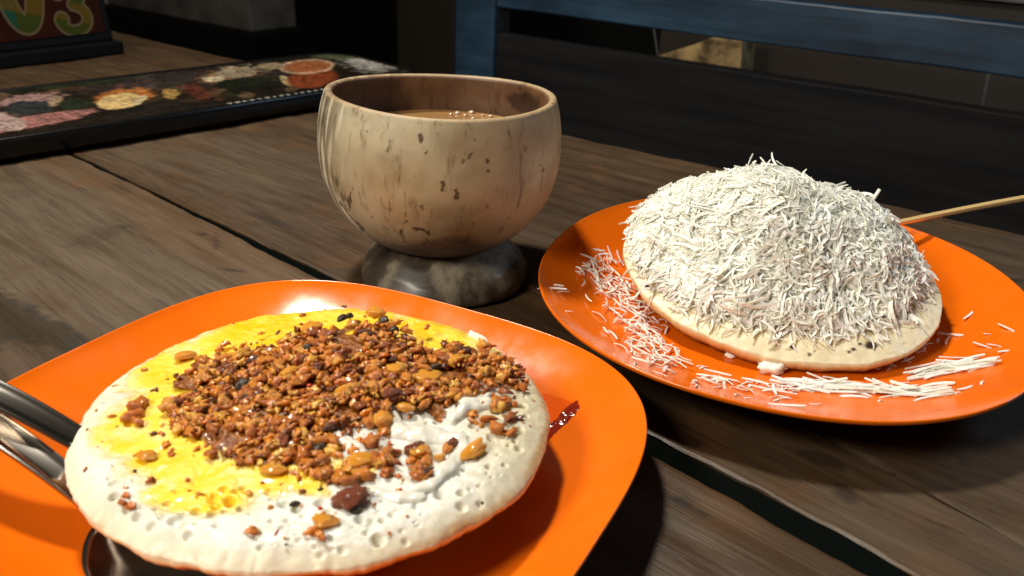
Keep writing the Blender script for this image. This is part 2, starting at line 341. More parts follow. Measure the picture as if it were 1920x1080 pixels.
# dark strip seen at the bottom of the wide gap
A_ = resample(seam_lo, 200, .0009, 1.3); B_ = resample(seam_up, 200, .0009, 4.3); V = []; Fs = []
for a_, b_ in zip(A_, B_):
    g_ = (b_ - a_); w_ = g_.length; d_ = g_.normalized() if w_ > 1e-6 else Vector((.6, .7, 0)); c_ = min(.0006, w_ * .2); f_ = min(.35 * w_, .003)
    V += [a_ + d_ * (c_ + f_) + Vector((0, 0, -.006)), b_ - d_ * c_ + Vector((0, 0, -.0016)), b_ - d_ * c_ + Vector((0, 0, -.0295)), a_ + d_ * (c_ + f_) + Vector((0, 0, -.0295))]
for k in range(199):
    i = 4 * k; j = i + 4
    Fs += [(i, j, j + 1, i + 1), (i + 1, j + 1, j + 2, i + 2), (i + 2, j + 2, j + 3, i + 3), (i + 3, j + 3, j, i)]
link('support_strip', mesh('support_strip', V, Fs), M_DARKG, table, smooth=False)

# ------------------------------------------------------------------ bench behind the table
bench = thing('wooden_bench', 'slatted bench backrest with a blue top rail across the table', 'bench')
BP = BE + ND * .30
frame_empty(bench, BP, TD)
def bx(px, py): # coordinates along the bench front face
    p = onpl(px, py, BP, ND); q = p - BP; return q.dot(TD), p.z
def rail(name, x0, x1, z0, z1, y0, y1, M, bev=.004):
    L = x1 - x0; n = 90; V = []; Fs = []
    prof = []
    for (yy, zz, sy, sz) in ((y0, z0, 1, 1), (y0, z1, 1, -1), (y1, z1, -1, -1), (y1, z0, -1, 1)):
        for a in (0, 1, 2):
            t = a / 2; 
            if (yy == y0) == (zz == z0): o1 = (math.sin(t * math.pi / 2), math.cos(t * math.pi / 2))
            else: o1 = (math.cos(t * math.pi / 2), math.sin(t * math.pi / 2))
            ox, oz = (1 - o1[0]) , (1 - o1[1])
            prof.append((yy + sy * bev * ox, zz + sz * bev * oz))
    m_ = len(prof)
    for i in range(n):
        x = x0 + L * i / (n - 1); wv = .0012 * mn.noise(Vector((x * 9, z0 * 30, 1))) + .0005 * mn.noise(Vector((x * 60, z0 * 30, 1)))
        for (yy, zz) in prof: V.append((x, yy + wv * .5, zz + wv))
    for i in range(n - 1):
        for k in range(m_): Fs.append((i * m_ + k, i * m_ + (k + 1) % m_, (i + 1) * m_ + (k + 1) % m_, (i + 1) * m_ + k))
    Fs.append(tuple(range(m_))[::-1]); Fs.append(tuple((n - 1) * m_ + k for k in range(m_)))
    me = mesh(name, V, Fs); o = link(name, me, M, bench, smooth=False)
    bm = bmesh.new(); bm.from_mesh(me); bmesh.ops.recalc_face_normals(bm, faces=bm.faces); bm.to_mesh(me); bm.free()
    return o
xl, _z = bx(930, 40); xpl, _z = bx(856, 60)
rail('top_rail', xl + .001, 1.0, .0475, .093, .0, .028, M_BLUE, .002)
rail('lower_rail', xl + .001, 1.0, -.16, .0145, .002, .026, M_RAILD, .0015)
bm = bmesh.new(); box(bm, xpl, xl, -.004, .032, -.715, .30, .004); bmobj('post', bm, M_BLUE, bench)
bm = bmesh.new(); box(bm, 1.001, 1.05, -.004, .032, -.715, .30, .004); bmobj('post', bm, M_BLUE, bench)
bm = bmesh.new(); box(bm, xpl, 1.05, -.40, -.02, -.31, -.285, .004); bmobj('seat', bm, M_RAILD, bench)

# things glimpsed through the slot of the bench, behind it
P2 = BE + ND * .62
def world_poly_prism(name, pts, depth, M, parent=None):
    F_ = [onpl(x, y, P2, ND) for x, y in pts]; n = len(F_)
    V = F_ + [p + ND * depth for p in F_]
    Fs = [tuple(range(n)), tuple(range(n, 2 * n))[::-1]] + [(k, k + n, (k + 1) % n + n, (k + 1) % n) for k in range(n)]
    me = mesh(name, V, Fs); bm = bmesh.new(); bm.from_mesh(me); bmesh.ops.recalc_face_normals(bm, faces=bm.faces); bm.to_mesh(me); bm.free()
    return me
sheet = thing('tan_paper_sack', 'crumpled tan sack glimpsed through the slot of the bench backrest', 'sack')
M_DIM, nt, b = mat('dull_metal', (.07, .065, .06), .5)
F0 = [(1222, 108), (1300, 84), (1345, 66), (1392, 66), (1388, 142), (1360, 260), (1240, 260), (1215, 150)]
link('sack_body', world_poly_prism('sack_body', F0, .05, M_TAN), M_TAN, sheet, smooth=False)
stand = thing('metal_stool', 'thin pale metal stool legs behind the slot of the bench backrest', 'stool')
for (xa, ya, xb, yb, wd) in ((1224, 40, 1234, 110, .0020), (1402, 60, 1388, 150, .0024), (1858, 120, 1835, 230, .0026)):
    a_ = onpl(xa, ya, P2 - ND * .03, ND); b_ = onpl(xb, yb, P2 - ND * .03, ND)
    a2 = a_ + (a_ - b_) * .2; b2 = b_ + (b_ - a_) * 4
    V, Fs = tube([a2, a_, b_, b2], wd * .8, 8); link('leg', mesh('leg', V, Fs), M_DIM, stand)
a_ = onpl(1200, 20, P2 - ND * .03, ND); b_ = onpl(1880, 110, P2 - ND * .03, ND)
V, Fs = tube([a_, a_.lerp(b_, .5), b_], .0028, 8); link('crossbar', mesh('crossbar', V, Fs), M_RAILD, stand)
# brown counter edge above the rail at the upper right
P3 = BE + ND * .75
ct = thing('brown_counter', 'brown counter with a pale edge beyond the top rail of the bench', 'counter')
q0 = onpl(1300, -30, P3, ND); q1 = onpl(2100, -20, P3, ND); q2 = onpl(2100, 60, P3, ND)
bm = bmesh.new(); box(bm, 0, 1.1, 0, .30, -.715 , .075, .003); cb = bmobj('counter_body', bm, M_BROWNW, ct); frame_empty(cb, Vector((q0.x, q0.y, 0)) - TD * .05, TD)
bm = bmesh.new(); box(bm, 0, 1.1, -.012, .312, .0755, .0815, .002); cb = bmobj('counter_top', bm, M_PALE, ct); frame_empty(cb, Vector((q0.x, q0.y, 0)) - TD * .05, TD)
# pale panel and brown cupboard in the upper left background
P4 = BE + ND * .55
def back_box(name, label, cat, x0, x1, ytop, ybot, P, M, dep, part):
    t = thing(name, label, cat); a_ = onpl(x0, ybot, P, ND); b_ = onpl(x1, ybot, P, ND); zt = onpl((x0 + x1) / 2, ytop, P, ND).z
    q = b_ - a_; L = (Vector((b_.x, b_.y, 0)) - Vector((a_.x, a_.y, 0))).length; zb = (a_.z + b_.z) / 2
    bm = bmesh.new(); box(bm, 0, L, 0, dep, zb, zt, .004); o = bmobj(part, bm, M, t); frame_empty(o, Vector((a_.x, a_.y, 0)), TD); return t, o, L, zb, zt
t_, o_, L_, zb_, zt_ = back_box('pale_box', 'pale grey carton standing behind the number board', 'carton', 205, 470, -200, 32, P4, M_PALE, .12, 'carton_body')
bm = bmesh.new(); box(bm, -.01, L_ + .03, -.02, .16, -.715, zb_ - .0005, .003); o2 = bmobj('shelf', bm, M_BLACK); tag(o2, 'black cabinet that carries the pale carton', 'cabinet'); frame_empty(o2, o_.location, TD)
t_, o_, L_, zb_, zt_ = back_box('brown_cupboard', 'dim brown cupboard in the dark left of the bench post', 'cupboard', 745, 850, -200, 150, BE + ND * .9, M_BROWNW, .2, 'cupboard_body')
o_.scale = (1, 1, 1)

# ------------------------------------------------------------------ number board with 03
nbA = G(-60, 133, 0); nbB = G(217, 99, 0)
nbd = (nbB - nbA); nbd.z = 0; nbd.normalize(); nbn = Vector((nbd.y, -nbd.x, 0))
board = thing('table_number_board', 'dark red table number board with painted 03 behind the printed tray', 'sign')
nbL = .34
frame_empty(board, nbB - nbd * nbL, nbd)
lean = math.radians(8)
bm = bmesh.new(); box(bm, 0, nbL, .0, .012, .014, .22, .002)
for v in bm.verts: v.co.y += (v.co.z - .014) * math.tan(lean)
bmobj('board_panel', bm, M_BLACK, board)
bm = bmesh.new(); box(bm, -.004, nbL + .004, -.012, .03, 0, .0138, .002); bmobj('base', bm, M_BLACK, board)
# printed face: painted numbers
bo = nbB - nbd * nbL
pn = Vector((nbn.x, nbn.y, 0)) * math.cos(lean) + Vector((0, 0, 1)) * math.sin(lean)
P0b = bo + Vector((0, 0, .014)) + nbn * .0012
def bcoord(px, py):
    p = onpl(px, py, P0b, pn); q = p - P0b; up = (Vector((0, 0, 1)) - pn * pn.z).normalized(); return q.dot(nbd), q.dot(up)
nx, nz_ = 420, 260; us = np.linspace(.006, nbL - .008, nx); vs = np.linspace(.010, .19, nz_)
UU, VV = np.meshgrid(us, vs, indexing='ij')
upv = (Vector((0, 0, 1)) - pn * pn.z).normalized()
def seg(U_, V_, a, b_):
    ax, ay = a; bx_, by = b_; dx, dy = bx_ - ax, by - ay; t = np.clip(((U_ - ax) * dx + (V_ - ay) * dy) / (dx * dx + dy * dy), 0, 1)
    return np.hypot(U_ - ax - t * dx, V_ - ay - t * dy)
def stroke(U_, V_, pts): return np.min([seg(U_, V_, pts[i], pts[i + 1]) for i in range(len(pts) - 1)], axis=0)
def arc(cx, cy, rx, ry, a0, a1, n=20): return [(cx + rx * math.cos(math.radians(a0 + (a1 - a0) * k / n)), cy + ry * math.sin(math.radians(a0 + (a1 - a0) * k / n))) for k in range(n + 1)]
u0, v0 = bcoord(47, 32); u3, v3 = bcoord(137, 30)
uu = (bcoord(92, 20)[0] - bcoord(5, 20)[0])         # width of the zero
d0 = stroke(UU, VV, arc(u0, bcoord(47, 62)[1] + .055, uu * .34, .048, 0, 360, 40))
cy3 = bcoord(140, 55)[1] + .0
r3 = uu * .33
d3 = np.minimum(stroke(UU, VV, arc(u3, cy3 + r3 * .75, r3, r3 * .85, -175, 80, 24)), stroke(UU, VV, arc(u3, cy3 + r3 * 2.4, r3 * .85, r3 * .75, -80, 175, 24)))
d3 = np.minimum(d3, np.minimum(np.hypot(UU - (u3 - r3 * .82), VV - (cy3 + r3 * .75)) - .002, np.hypot(UU - (u3 - r3 * .75), VV - (cy3 + r3 * 2.5)) - .002))
wd0, wd3 = uu * .17, uu * .095
col = np.zeros((nx, nz_, 3)); nn_ = fn(UU, VV, 30, 77)
col[:] = np.array([.055, .012, .006]); col += (np.array([.12, .02, .008]) - col) * (ss(-.2, .5, nn_) * ss(.12, .02, VV))[..., None] * .6
for d_, w_ in ((d0, wd0), (d3, wd3)):
    fill = np.where((UU < u0 - uu * .2)[..., None], np.array([.03, .16, .10]), np.array([.10, .13, .02])) * 1.0
    fill = fill + (np.array([.30, .17, .02]) - fill) * ss(.2, -.3, np.sin(VV * 160 + UU * 40))[..., None] * .7
    a_ = (1 - ss(w_ - .0006, w_ + .0006, d_))[..., None]; o_l = (1 - ss(w_ + .0016, w_ + .0026, d_))[..., None]
    col = col * (1 - o_l) + np.array([.34, .25, .14]) * o_l; col = col * (1 - a_) + fill * a_
V = np.stack([UU, -.0012 + (VV * math.cos(lean)) * math.tan(lean), .014 + VV * math.cos(lean)], -1).reshape(-1, 3)
Fs = [(i * nz_ + j, (i + 1) * nz_ + j, (i + 1) * nz_ + j + 1, i * nz_ + j + 1) for i in range(nx - 1) for j in range(nz_ - 1)]
me = mesh('painted_face', V, Fs); M_BOARD, nt, b = mat('painted_board', (.1, .1, .1), .8, spec=.08); a = attrN(nt, 'col'); nt.links.new(a.outputs['Color'], b.inputs['Base Color']); colattr(me, 'col', .3 * col.reshape(-1, 3)); link('painted_face', me, M_BOARD, board, smooth=True)

# ------------------------------------------------------------------ printed tray
trA = G(0, 261, .018); trB = G(598, 171, .018); td = (trB - trA).normalized(); tn = Vector((-td.y, td.x, 0))
tray = thing('printed_tray', 'black tray printed with food photos lying left of the coconut cup', 'tray')
far = G(640, 93, .018); width = (far - trA).dot(tn); endx = (G(748, 122, .018) - trA).dot(td)
frame_empty(tray, Vector((trA.x, trA.y, 0)), td)
x0, x1, y0, y1, rc = -.35, endx, 0.0, width, .045
def rrect(x0, x1, y0, y1, r, n=14):
    out = []
    for cx, cy, a0 in ((x1 - r, y0 + r, -90), (x1 - r, y1 - r, 0), (x0 + r, y1 - r, 90), (x0 + r, y0 + r, 180)):
        for k in range(n + 1):
            a = math.radians(a0 + 90 * k / n); out.append((cx + r * math.cos(a), cy + r * math.sin(a)))
    return out
prof = [(.010, .001), (.004, .001), (.0, .006), (.0, .0165), (.0008, .0178), (.0020, .018), (.0032, .0175), (.0042, .0160)]
rings = [[(x, y, z) for x, y in rrect(x0 + o_, x1 - o_, y0 + o_, y1 - o_, rc - o_)] for o_, z in prof]
nr = len(rings[0]); V = [p for r_ in rings for p in r_]
Fs = [(i * nr + k, i * nr + (k + 1) % nr, (i + 1) * nr + (k + 1) % nr, (i + 1) * nr + k) for i in range(len(rings) - 1) for k in range(nr)]
Fs.append(tuple(range(nr))[::-1]); Fs.append(tuple((len(rings) - 1) * nr + k for k in range(nr)))
M_TRIM, _n, _b = mat('tray_lip', (.004, .004, .004), .22, spec=.35)
link('tray_body', mesh('tray_body', V, Fs), M_TRIM, tray)
nx, ny = 520, 200
UU, VV = np.meshgrid(np.linspace(x0 + .0055, x1 - .0055, nx), np.linspace(y0 + .0055, y1 - .0055, ny), indexing='ij')
Wd = np.array(trA)[None, None, :] * np.array([1, 1, 0]) + UU[..., None] * np.array(td) + VV[..., None] * np.array(tn); Wd[..., 2] = .0165
px, py = proj(Wd.reshape(-1, 3)); px = px.reshape(nx, ny); py = py.reshape(nx, ny)
nz1 = fn(UU, VV, 60, 51); nz2 = fn(UU, VV, 160, 52)
col = np.zeros((nx, ny, 3)) + np.array([.018, .014, .010])
def paint(cx, cy, rx, ry, rot, c, soft=.25, nz_k=.25, al=1.0):
    global col
    d = blob(px, py, cx, cy, rx, ry, rot) + nz_k * nz2; a_ = al * (1 - ss(1 - soft, 1 + soft * .3, d)); col = col * (1 - a_[..., None]) + np.array(c) * a_[..., None]
pr = random.Random(3)
for _k in range(170):
    bx_, by_ = pr.uniform(-20, 740), 0; by_ = 190 - .115 * bx_ + pr.uniform(-75, 45); g_ = pr.uniform(.5, 1.3)
    paint(bx_, by_, pr.uniform(8, 34), pr.uniform(2.5, 8), pr.uniform(-20, 15), tuple(g_ * v_ for v_ in pr.choice([(.10, .045, .02), (.05, .03, .015), (.03, .04, .015), (.14, .09, .05), (.012, .01, .008), (.012, .01, .008), (.09, .07, .06), (.16, .06, .03)])), .4, .6, .8)
paint(330, 150, 260, 22, -4, (.07, .05, .05), .6, .5, .5); paint(150, 150, 120, 16, -5, (.02, .035, .015), .5, .4)
paint(250, 128, 90, 10, -4, (.13, .06, .06), .4); paint(120, 150, 80, 7, -4, (.10, .07, .05), .4)
paint(400, 108, 65, 10, -3, (.28, .17, .18), .2); paint(440, 94, 45, 5, -2, (.16, .14, .13), .3)
paint(60, 188, 68, 14, -4, (.40, .24, .22), .15, .4); paint(55, 202, 50, 14, -4, (.035, .04, .045), .15); paint(105, 190, 16, 9, -10, (.50, .34, .22), .2)
paint(60, 228, 130, 12, -10, (.45, .20, .18), .2); paint(5, 228, 45, 16, 10, (.55, .40, .36), .2)
paint(140, 195, 40, 14, 0, (.02, .03, .016), .3)
paint(235, 180, 60, 15, -6, (.55, .20, .05), .3); paint(225, 190, 44, 15, -8, (.78, .56, .24), .1, .15); paint(262, 188, 16, 6, -30, (.75, .62, .35), .2); paint(320, 176, 17, 11, 10, (.42, .26, .08), .2, .4)
paint(370, 172, 30, 14, 30, (.12, .035, .02), .3)
paint(430, 142, 60, 14, -6, (.30, .16, .08), .3, .5); paint(445, 135, 42, 12, -3, (.42, .33, .22), .2, .7); paint(400, 148, 22, 5, 0, (.75, .62, .40), .2)
paint(455, 155, 55, 11, -5, (.015, .02, .010), .3); paint(538, 152, 16, 7, 30, (.62, .50, .26), .2)
paint(585, 148, 52, 18, -6, (.26, .06, .02), .2, .1); paint(575, 125, 54, 14, -3, (.70, .46, .30), .1, .08); paint(575, 125, 48, 11, -3, (.42, .14, .05), .1, .15)
paint(510, 124, 32, 7, -3, (.40, .30, .18), .3, .4)
paint(690, 118, 55, 18, 8, (.50, .48, .44), .7, .6); paint(640, 104, 60, 8, -2, (.12, .14, .07), .5)
col *= np.clip(.75 + .75 * fn(UU, VV, 420, 57, 4) + .45 * fn(UU, VV, 150, 58, 3), .25, 1.5)[..., None]
# row of small white print along the near edge
row = (np.abs(VV - .0085) < .0030) & (UU > (G(415, 190, .0165) - trA).dot(td)) & (nz2 * 1.3 + np.sin(UU * 900) > .25); col[row] = (.42, .42, .38)
stripe = (blob(px, py, 90, 222, 100, 8, -9) < 1) & (np.sin(UU * 1300) > 0); col[stripe] *= .75
V = np.stack([UU, VV, np.full_like(UU, .0165)], -1).reshape(-1, 3)
# keep the print inside the rounded corners
def inside(i, j):
    u, v = UU[i, j], VV[i, j]; r = rc - .005
    if u > x1 - .005 - r and v > y1 - .005 - r: return math.hypot(u - (x1 - .005 - r), v - (y1 - .005 - r)) < r
    if u > x1 - .005 - r and v < y0 + .005 + r: return math.hypot(u - (x1 - .005 - r), v - (y0 + .005 + r)) < r
    if u < x0 + .005 + r and v > y1 - .005 - r: return math.hypot(u - (x0 + .005 + r), v - (y1 - .005 - r)) < r
    if u < x0 + .005 + r and v < y0 + .005 + r: return math.hypot(u - (x0 + .005 + r), v - (y0 + .005 + r)) < r
    return True
Fs = [(i * ny + j, (i + 1) * ny + j, (i + 1) * ny + j + 1, i * ny + j + 1) for i in range(nx - 1) for j in range(ny - 1) if inside(i, j)]
me = mesh('food_print', V, Fs); colattr(me, 'col', .72 * col.reshape(-1, 3)); link('food_print', me, M_PRINT, tray)

# ------------------------------------------------------------------ coconut cup
CC = Vector((-.040, .4145, 0))
cup = thing('coconut_shell_cup', 'pale tan coconut shell cup of milky drink between tray and plates', 'cup', CC)
def lathe(prof, seg, wob=None):
    V = []
    for (r_, z_) in prof:
        for k in range(seg):
            a = 2 * math.pi * k / seg; q = wob(a, r_, z_) if wob else (1, 0)
            V.append((r_ * q[0] * math.cos(a), r_ * q[0] * math.sin(a), z_ + q[1]))
    n = len(prof)
    return V, [(i * seg + k, i * seg + (k + 1) % seg, (i + 1) * seg + (k + 1) % seg, (i + 1) * seg + k) for i in range(n - 1) for k in range(seg)]
def smoothprof(pts, n):
    P = np.array(pts); t = np.r_[0, np.cumsum(np.hypot(*np.diff(P, axis=0).T))]; tt = np.linspace(0, t[-1], n)
    x = np.interp(tt, t, P[:, 0]); z = np.interp(tt, t, P[:, 1])
    for _ in range(max(2, n // 22)):
        x[1:-1] = (x[:-2] + 2 * x[1:-1] + x[2:]) / 4; z[1:-1] = (z[:-2] + 2 * z[1:-1] + z[2:]) / 4
    return list(zip(x, z))
TILT = Matrix.Rotation(math.radians(-1.2), 4, 'X') @ Matrix.Rotation(math.radians(1.0), 4, 'Y')
outer = []
for k in range(40):   # from the bottom round to the rim
    a = math.radians(-86 + k * (86 + 50) / 39); outer.append((.0600 * max(math.cos(a), 0) ** .86 if a < 0 else .0600 * math.cos(a * .42), .067 + (.0535 * math.sin(a) if a < 0 else .0262 * math.sin(a) / math.sin(math.radians(50)))))
outer = [(max(r_, .002), z_) for r_, z_ in outer]
rimz = outer[-1][1]; rr = outer[-1][0]
_o = np.array(outer)
for _ in range(4): _o[1:-1] = (_o[:-2] + 2 * _o[1:-1] + _o[2:]) / 4
outer = [tuple(q) for q in _o]
op = smoothprof(outer, 230)
lip = [(rr - .0003, rimz + .0006), (rr - .0014, rimz + .0011), (rr - .0030, rimz + .0009), (rr - .0040, rimz - .0001)]
inner = smoothprof([(rr - .0042, rimz - .001), (rr - .0030, rimz - .010), (rr - .003, rimz - .02), (rr - .008, rimz - .036), (rr - .020, rimz - .052), (rr - .040, rimz - .058), (.001, rimz - .059)], 60)
full = op + lip + inner; seg_n = 720
V, Fs = lathe(full, seg_n, lambda a, r_, z_: (1 + .006 * math.sin(2 * a + .7) + .004 * math.sin(3 * a), .0008 * math.sin(2 * a + 1) * min(1, max(0, (z_ - .05) / .035))))
me = mesh('shell', V, Fs)
Wd = np.array([list(TILT @ Vector(v)) for v in V]) + np.array(CC)
px, py = proj(Wd); Va = np.array(V); ang = np.arctan2(Va[:, 1], Va[:, 0]); z_ = Va[:, 2]
isin = np.zeros(len(V), bool); isin[(len(op) + 3) * seg_n:] = True
front_ = (Va[:, 1] < .012) & ~isin
n1 = fn(ang * .05 + 3, z_, 60, 61); n2 = fn(ang * .06 + 3, z_, 200, 62); n3 = fn(ang * .06 + 9, z_ * .12, 260, 63, 3); n4 = fn(ang * .06 + 1, z_, 420, 64, 3)
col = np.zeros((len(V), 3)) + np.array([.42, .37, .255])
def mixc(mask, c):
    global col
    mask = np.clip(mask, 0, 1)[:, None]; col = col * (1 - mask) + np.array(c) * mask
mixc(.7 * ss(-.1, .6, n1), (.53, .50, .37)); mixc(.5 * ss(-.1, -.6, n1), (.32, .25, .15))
mixc(.55 * ss(820, 1030, px) * front_, (.40, .25, .11)); mixc(.4 * ss(.040, .024, z_), (.38, .28, .22)); mixc(.7 * ss(.022, .016, z_), (.14, .10, .09))  # right flank and underside darkened: shade of the cup painted in
# fibrous streaks at the left
fl = ss(-2.15, -2.75, np.where(ang > 0, ang - 2 * math.pi, ang)) * ~isin * (np.where(ang > 0, ang - 2 * math.pi, ang) > -4.2)
mixc(fl * ss(-.02, .16, n3) * ss(-.5, .1, n1), (.13, .10, .065)); mixc(fl * ss(-.05, -.3, n3), (.74, .70, .60))
for (xs, ys, ws) in (((640, 660), (400, 405), 3),):
    pass
def mark(pts, wpx, al=.85, c=(.075, .045, .022)):
    d = np.min([seg(px, py, pts[i], pts[i + 1]) for i in range(len(pts) - 1)], axis=0) + 3.2 * n4 * wpx
    mixc(al * (1 - ss(wpx * .3, wpx * 1.15, d)) * front_, c)
for pts, w_, a_ in (([(787, 255), (790, 262)], 4.5, .8), ([(796, 278), (803, 283), (798, 287)], 3, .8), ([(726, 285), (731, 262)], 1.8, .6), ([(686, 246), (688, 247)], 2.5, .7),
    ([(866, 305), (880, 295), (890, 280), (892, 264)], 3.5, .75), ([(873, 290), (866, 300)], 3, .7), ([(905, 262), (912, 268)], 2, .6), ([(914, 302), (913, 318)], 4, .8), ([(827, 335), (832, 345), (830, 354)], 3, .8), ([(853, 358), (856, 368)], 4, .8),
    ([(768, 330), (774, 333)], 2.5, .6), ([(1016, 312), (1017, 318)], 4, .8), ([(984, 276), (986, 280)], 3, .5), ([(978, 290), (980, 292)], 2.5, .5), ([(760, 400), (762, 415)], 2.5, .75), ([(757, 418), (751, 437)], 1.8, .7), ([(774, 428), (795, 430), (806, 440)], 2.8, .8),
    ([(660, 355), (656, 375), (655, 395)], 3.0, .75), ([(662, 352), (661, 362)], 2, .8), ([(628, 320), (632, 350), (645, 375)], 2.5, .6), ([(638, 380), (660, 410), (680, 430)], 3, .7), ([(696, 405), (698, 408)], 2.5, .6), ([(725, 425), (728, 432)], 2, .5), ([(790, 388), (793, 390)], 3, .6),
    ([(855, 428), (858, 434)], 3, .5), ([(835, 449), (850, 451)], 3, .4), ([(912, 384), (915, 390)], 2.5, .5), ([(885, 417), (887, 422)], 2.5, .45), ([(820, 250), (822, 252)], 2, .5)):
    mark(pts, w_ * .72, min(1, a_ * 1.15))
mixc(.75 * (1 - ss(.6, 1.1, blob(px, py, 830, 476, 120, 28, -3) + .4 * n1)) * front_, (.20, .14, .11))  # painted shade under the belly of the bowl
# inside of the bowl: brown, darker stain at the right, shade painted at the left
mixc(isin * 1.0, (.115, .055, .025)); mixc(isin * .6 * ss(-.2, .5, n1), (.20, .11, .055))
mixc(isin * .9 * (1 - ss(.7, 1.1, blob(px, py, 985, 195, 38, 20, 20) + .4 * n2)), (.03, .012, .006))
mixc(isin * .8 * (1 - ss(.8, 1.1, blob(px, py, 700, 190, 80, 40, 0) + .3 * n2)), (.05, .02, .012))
lipm = np.zeros(len(V), bool); lipm[len(op) * seg_n:(len(op) + 3) * seg_n] = True
mixc(lipm * .75, (.40, .28, .16))
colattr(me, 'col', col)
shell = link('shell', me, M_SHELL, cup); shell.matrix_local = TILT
lz = .0735
V, Fs = lathe([(.0535, 0), (.0525, .0001), (.0515, -.0004), (.045, -.0005), (.03, -.0005), (.0005, -.0005)], 160)
dk = link('drink', mesh('drink', V, Fs + [tuple(5 * 160 + k for k in range(160))]), M_COFFEE, cup); dk.location = (0, 0, lz)
for (bxp, byp, br) in ((858, 212, .0016), (884, 211, .0018), (887, 222, .0012), (872, 216, .0011), (920, 218, .0014), (934, 226, .001), (952, 229, .0013), (905, 216, .001), (845, 214, .001)):
    p = G(bxp, byp, lz); bm = bmesh.new(); bmesh.ops.create_icosphere(bm, subdivisions=2, radius=br)
    for v in bm.verts: v.co.z *= .7
    o_ = bmobj('bubble', bm, M_BUBBLE, cup, smooth=True); o_.location = p - CC
# foot: half of a small shell turned upside down
fp = smoothprof([(.020, .0215), (.027, .0205), (.034, .0170), (.0400, .011), (.0435, .005), (.0440, .0), (.041, .0), (.038, .007), (.030, .014), (.018, .018)], 60)
V, Fs = lathe(fp, 128, lambda a, r_, z_: (1 + .018 * math.sin(3 * a + 1) + .01 * math.sin(7 * a), .0006 * math.sin(5 * a) * (z_ > .01)))
ft = link('foot', mesh('foot', V, Fs), M_SHELLD, cup); ft.location = (.0035, -.004, 0)

# ------------------------------------------------------------------ plates
PROF = [(0, .0040), (.2, .0040), (.4, .0040), (.56, .0041), (.64, .0047), (.72, .0066), (.80, .0098), (.88, .0140), (.94, .0177), (.975, .0201), (.990, .0214), (.998, .0222), (1.002, .0219), (1.003, .0210), (.998, .0200), (.98, .0186), (.94, .0157), (.88, .0120), (.80, .0078), (.72, .0044), (.66, .0020), (.63, .0), (.60, .0), (.585, .0014), (.3, .0014), (0.02, .0014)]
class Plate:
    def __init__(s, name, label, c, a, b_, rot, n, z0=0):
        s.c = Vector((c[0], c[1], z0)); s.a, s.b, s.rot, s.n = a, b_, rot, n
        seg_ = 256; V = []; P = PROF
        # refine top profile
        tt = []; 
        for i in range(len(P) - 1):
            for k in range(3): tt.append((P[i][0] + (P[i + 1][0] - P[i][0]) * k / 3, P[i][1] + (P[i + 1][1] - P[i][1]) * k / 3))
        tt.append(P[-1]); T = np.array(tt)
        for _ in range(2): T[1:-1] = (T[:-2] + 2 * T[1:-1] + T[2:]) / 4
        for t, z in T:
            t = max(t, .01); n_ = 2 + (s.n - 2) * ss(.45, .95, np.array(t))
            for k in range(seg_):
                th = 2 * math.pi * k / seg_; cs, sn = math.cos(th), math.sin(th)
                r_ = t / ((abs(cs) ** n_ + abs(sn) ** n_) ** (1 / n_)); x = a * r_ * cs; y = b_ * r_ * sn
                V.append((x * math.cos(rot) - y * math.sin(rot), x * math.sin(rot) + y * math.cos(rot), z))
        m_ = len(T); Fs = [(i * seg_ + k, i * seg_ + (k + 1) % seg_, (i + 1) * seg_ + (k + 1) % seg_, (i + 1) * seg_ + k) for i in range(m_ - 1) for k in range(seg_)]
        Fs += [tuple(range(seg_))[::-1], tuple((m_ - 1) * seg_ + k for k in range(seg_))]
        me = mesh(name, V, Fs); bm = bmesh.new(); bm.from_mesh(me); bmesh.ops.recalc_face_normals(bm, faces=bm.faces); bm.to_mesh(me); bm.free()
        s.o = link(name, me, M_ORANGE); s.o.location = s.c; tag(s.o, label, 'plate')
    def z(s, x, y):
        dx, dy = x - s.c.x, y - s.c.y; u = (dx * math.cos(s.rot) + dy * math.sin(s.rot)) / s.a; v = (-dx * math.sin(s.rot) + dy * math.cos(s.rot)) / s.b
        t = math.hypot(u, v)
        for _ in range(3):
            n_ = 2 + (s.n - 2) * float(ss(.45, .95, np.array(t))); t = (abs(u) ** n_ + abs(v) ** n_) ** (1 / n_)
        if t > 1: return None
        return s.c.z + float(np.interp(t, [p[0] for p in PROF[:12]], [p[1] for p in PROF[:12]]))
    def hit(s, px, py):
        z = .005
        for _ in range(25):
            p = G(px, py, z); q = s.z(p.x, p.y)
            if q is None: return None
            z = .5 * z + .5 * q
        return G(px, py, z)
PL = Plate('orange_plate', 'orange rounded square plate under the yellow and brown topped pancake', (-.0674, .2343), .104, .1056, 1.1077, 3.05)
PR = Plate('orange_plate', 'orange plate scattered with white shreds, carrying the pancake heaped with white', (.1275, .3735), .1120, .1215, -.3851, 2.15)
PR.o.location.z = .0006; PR.c.z = .0006

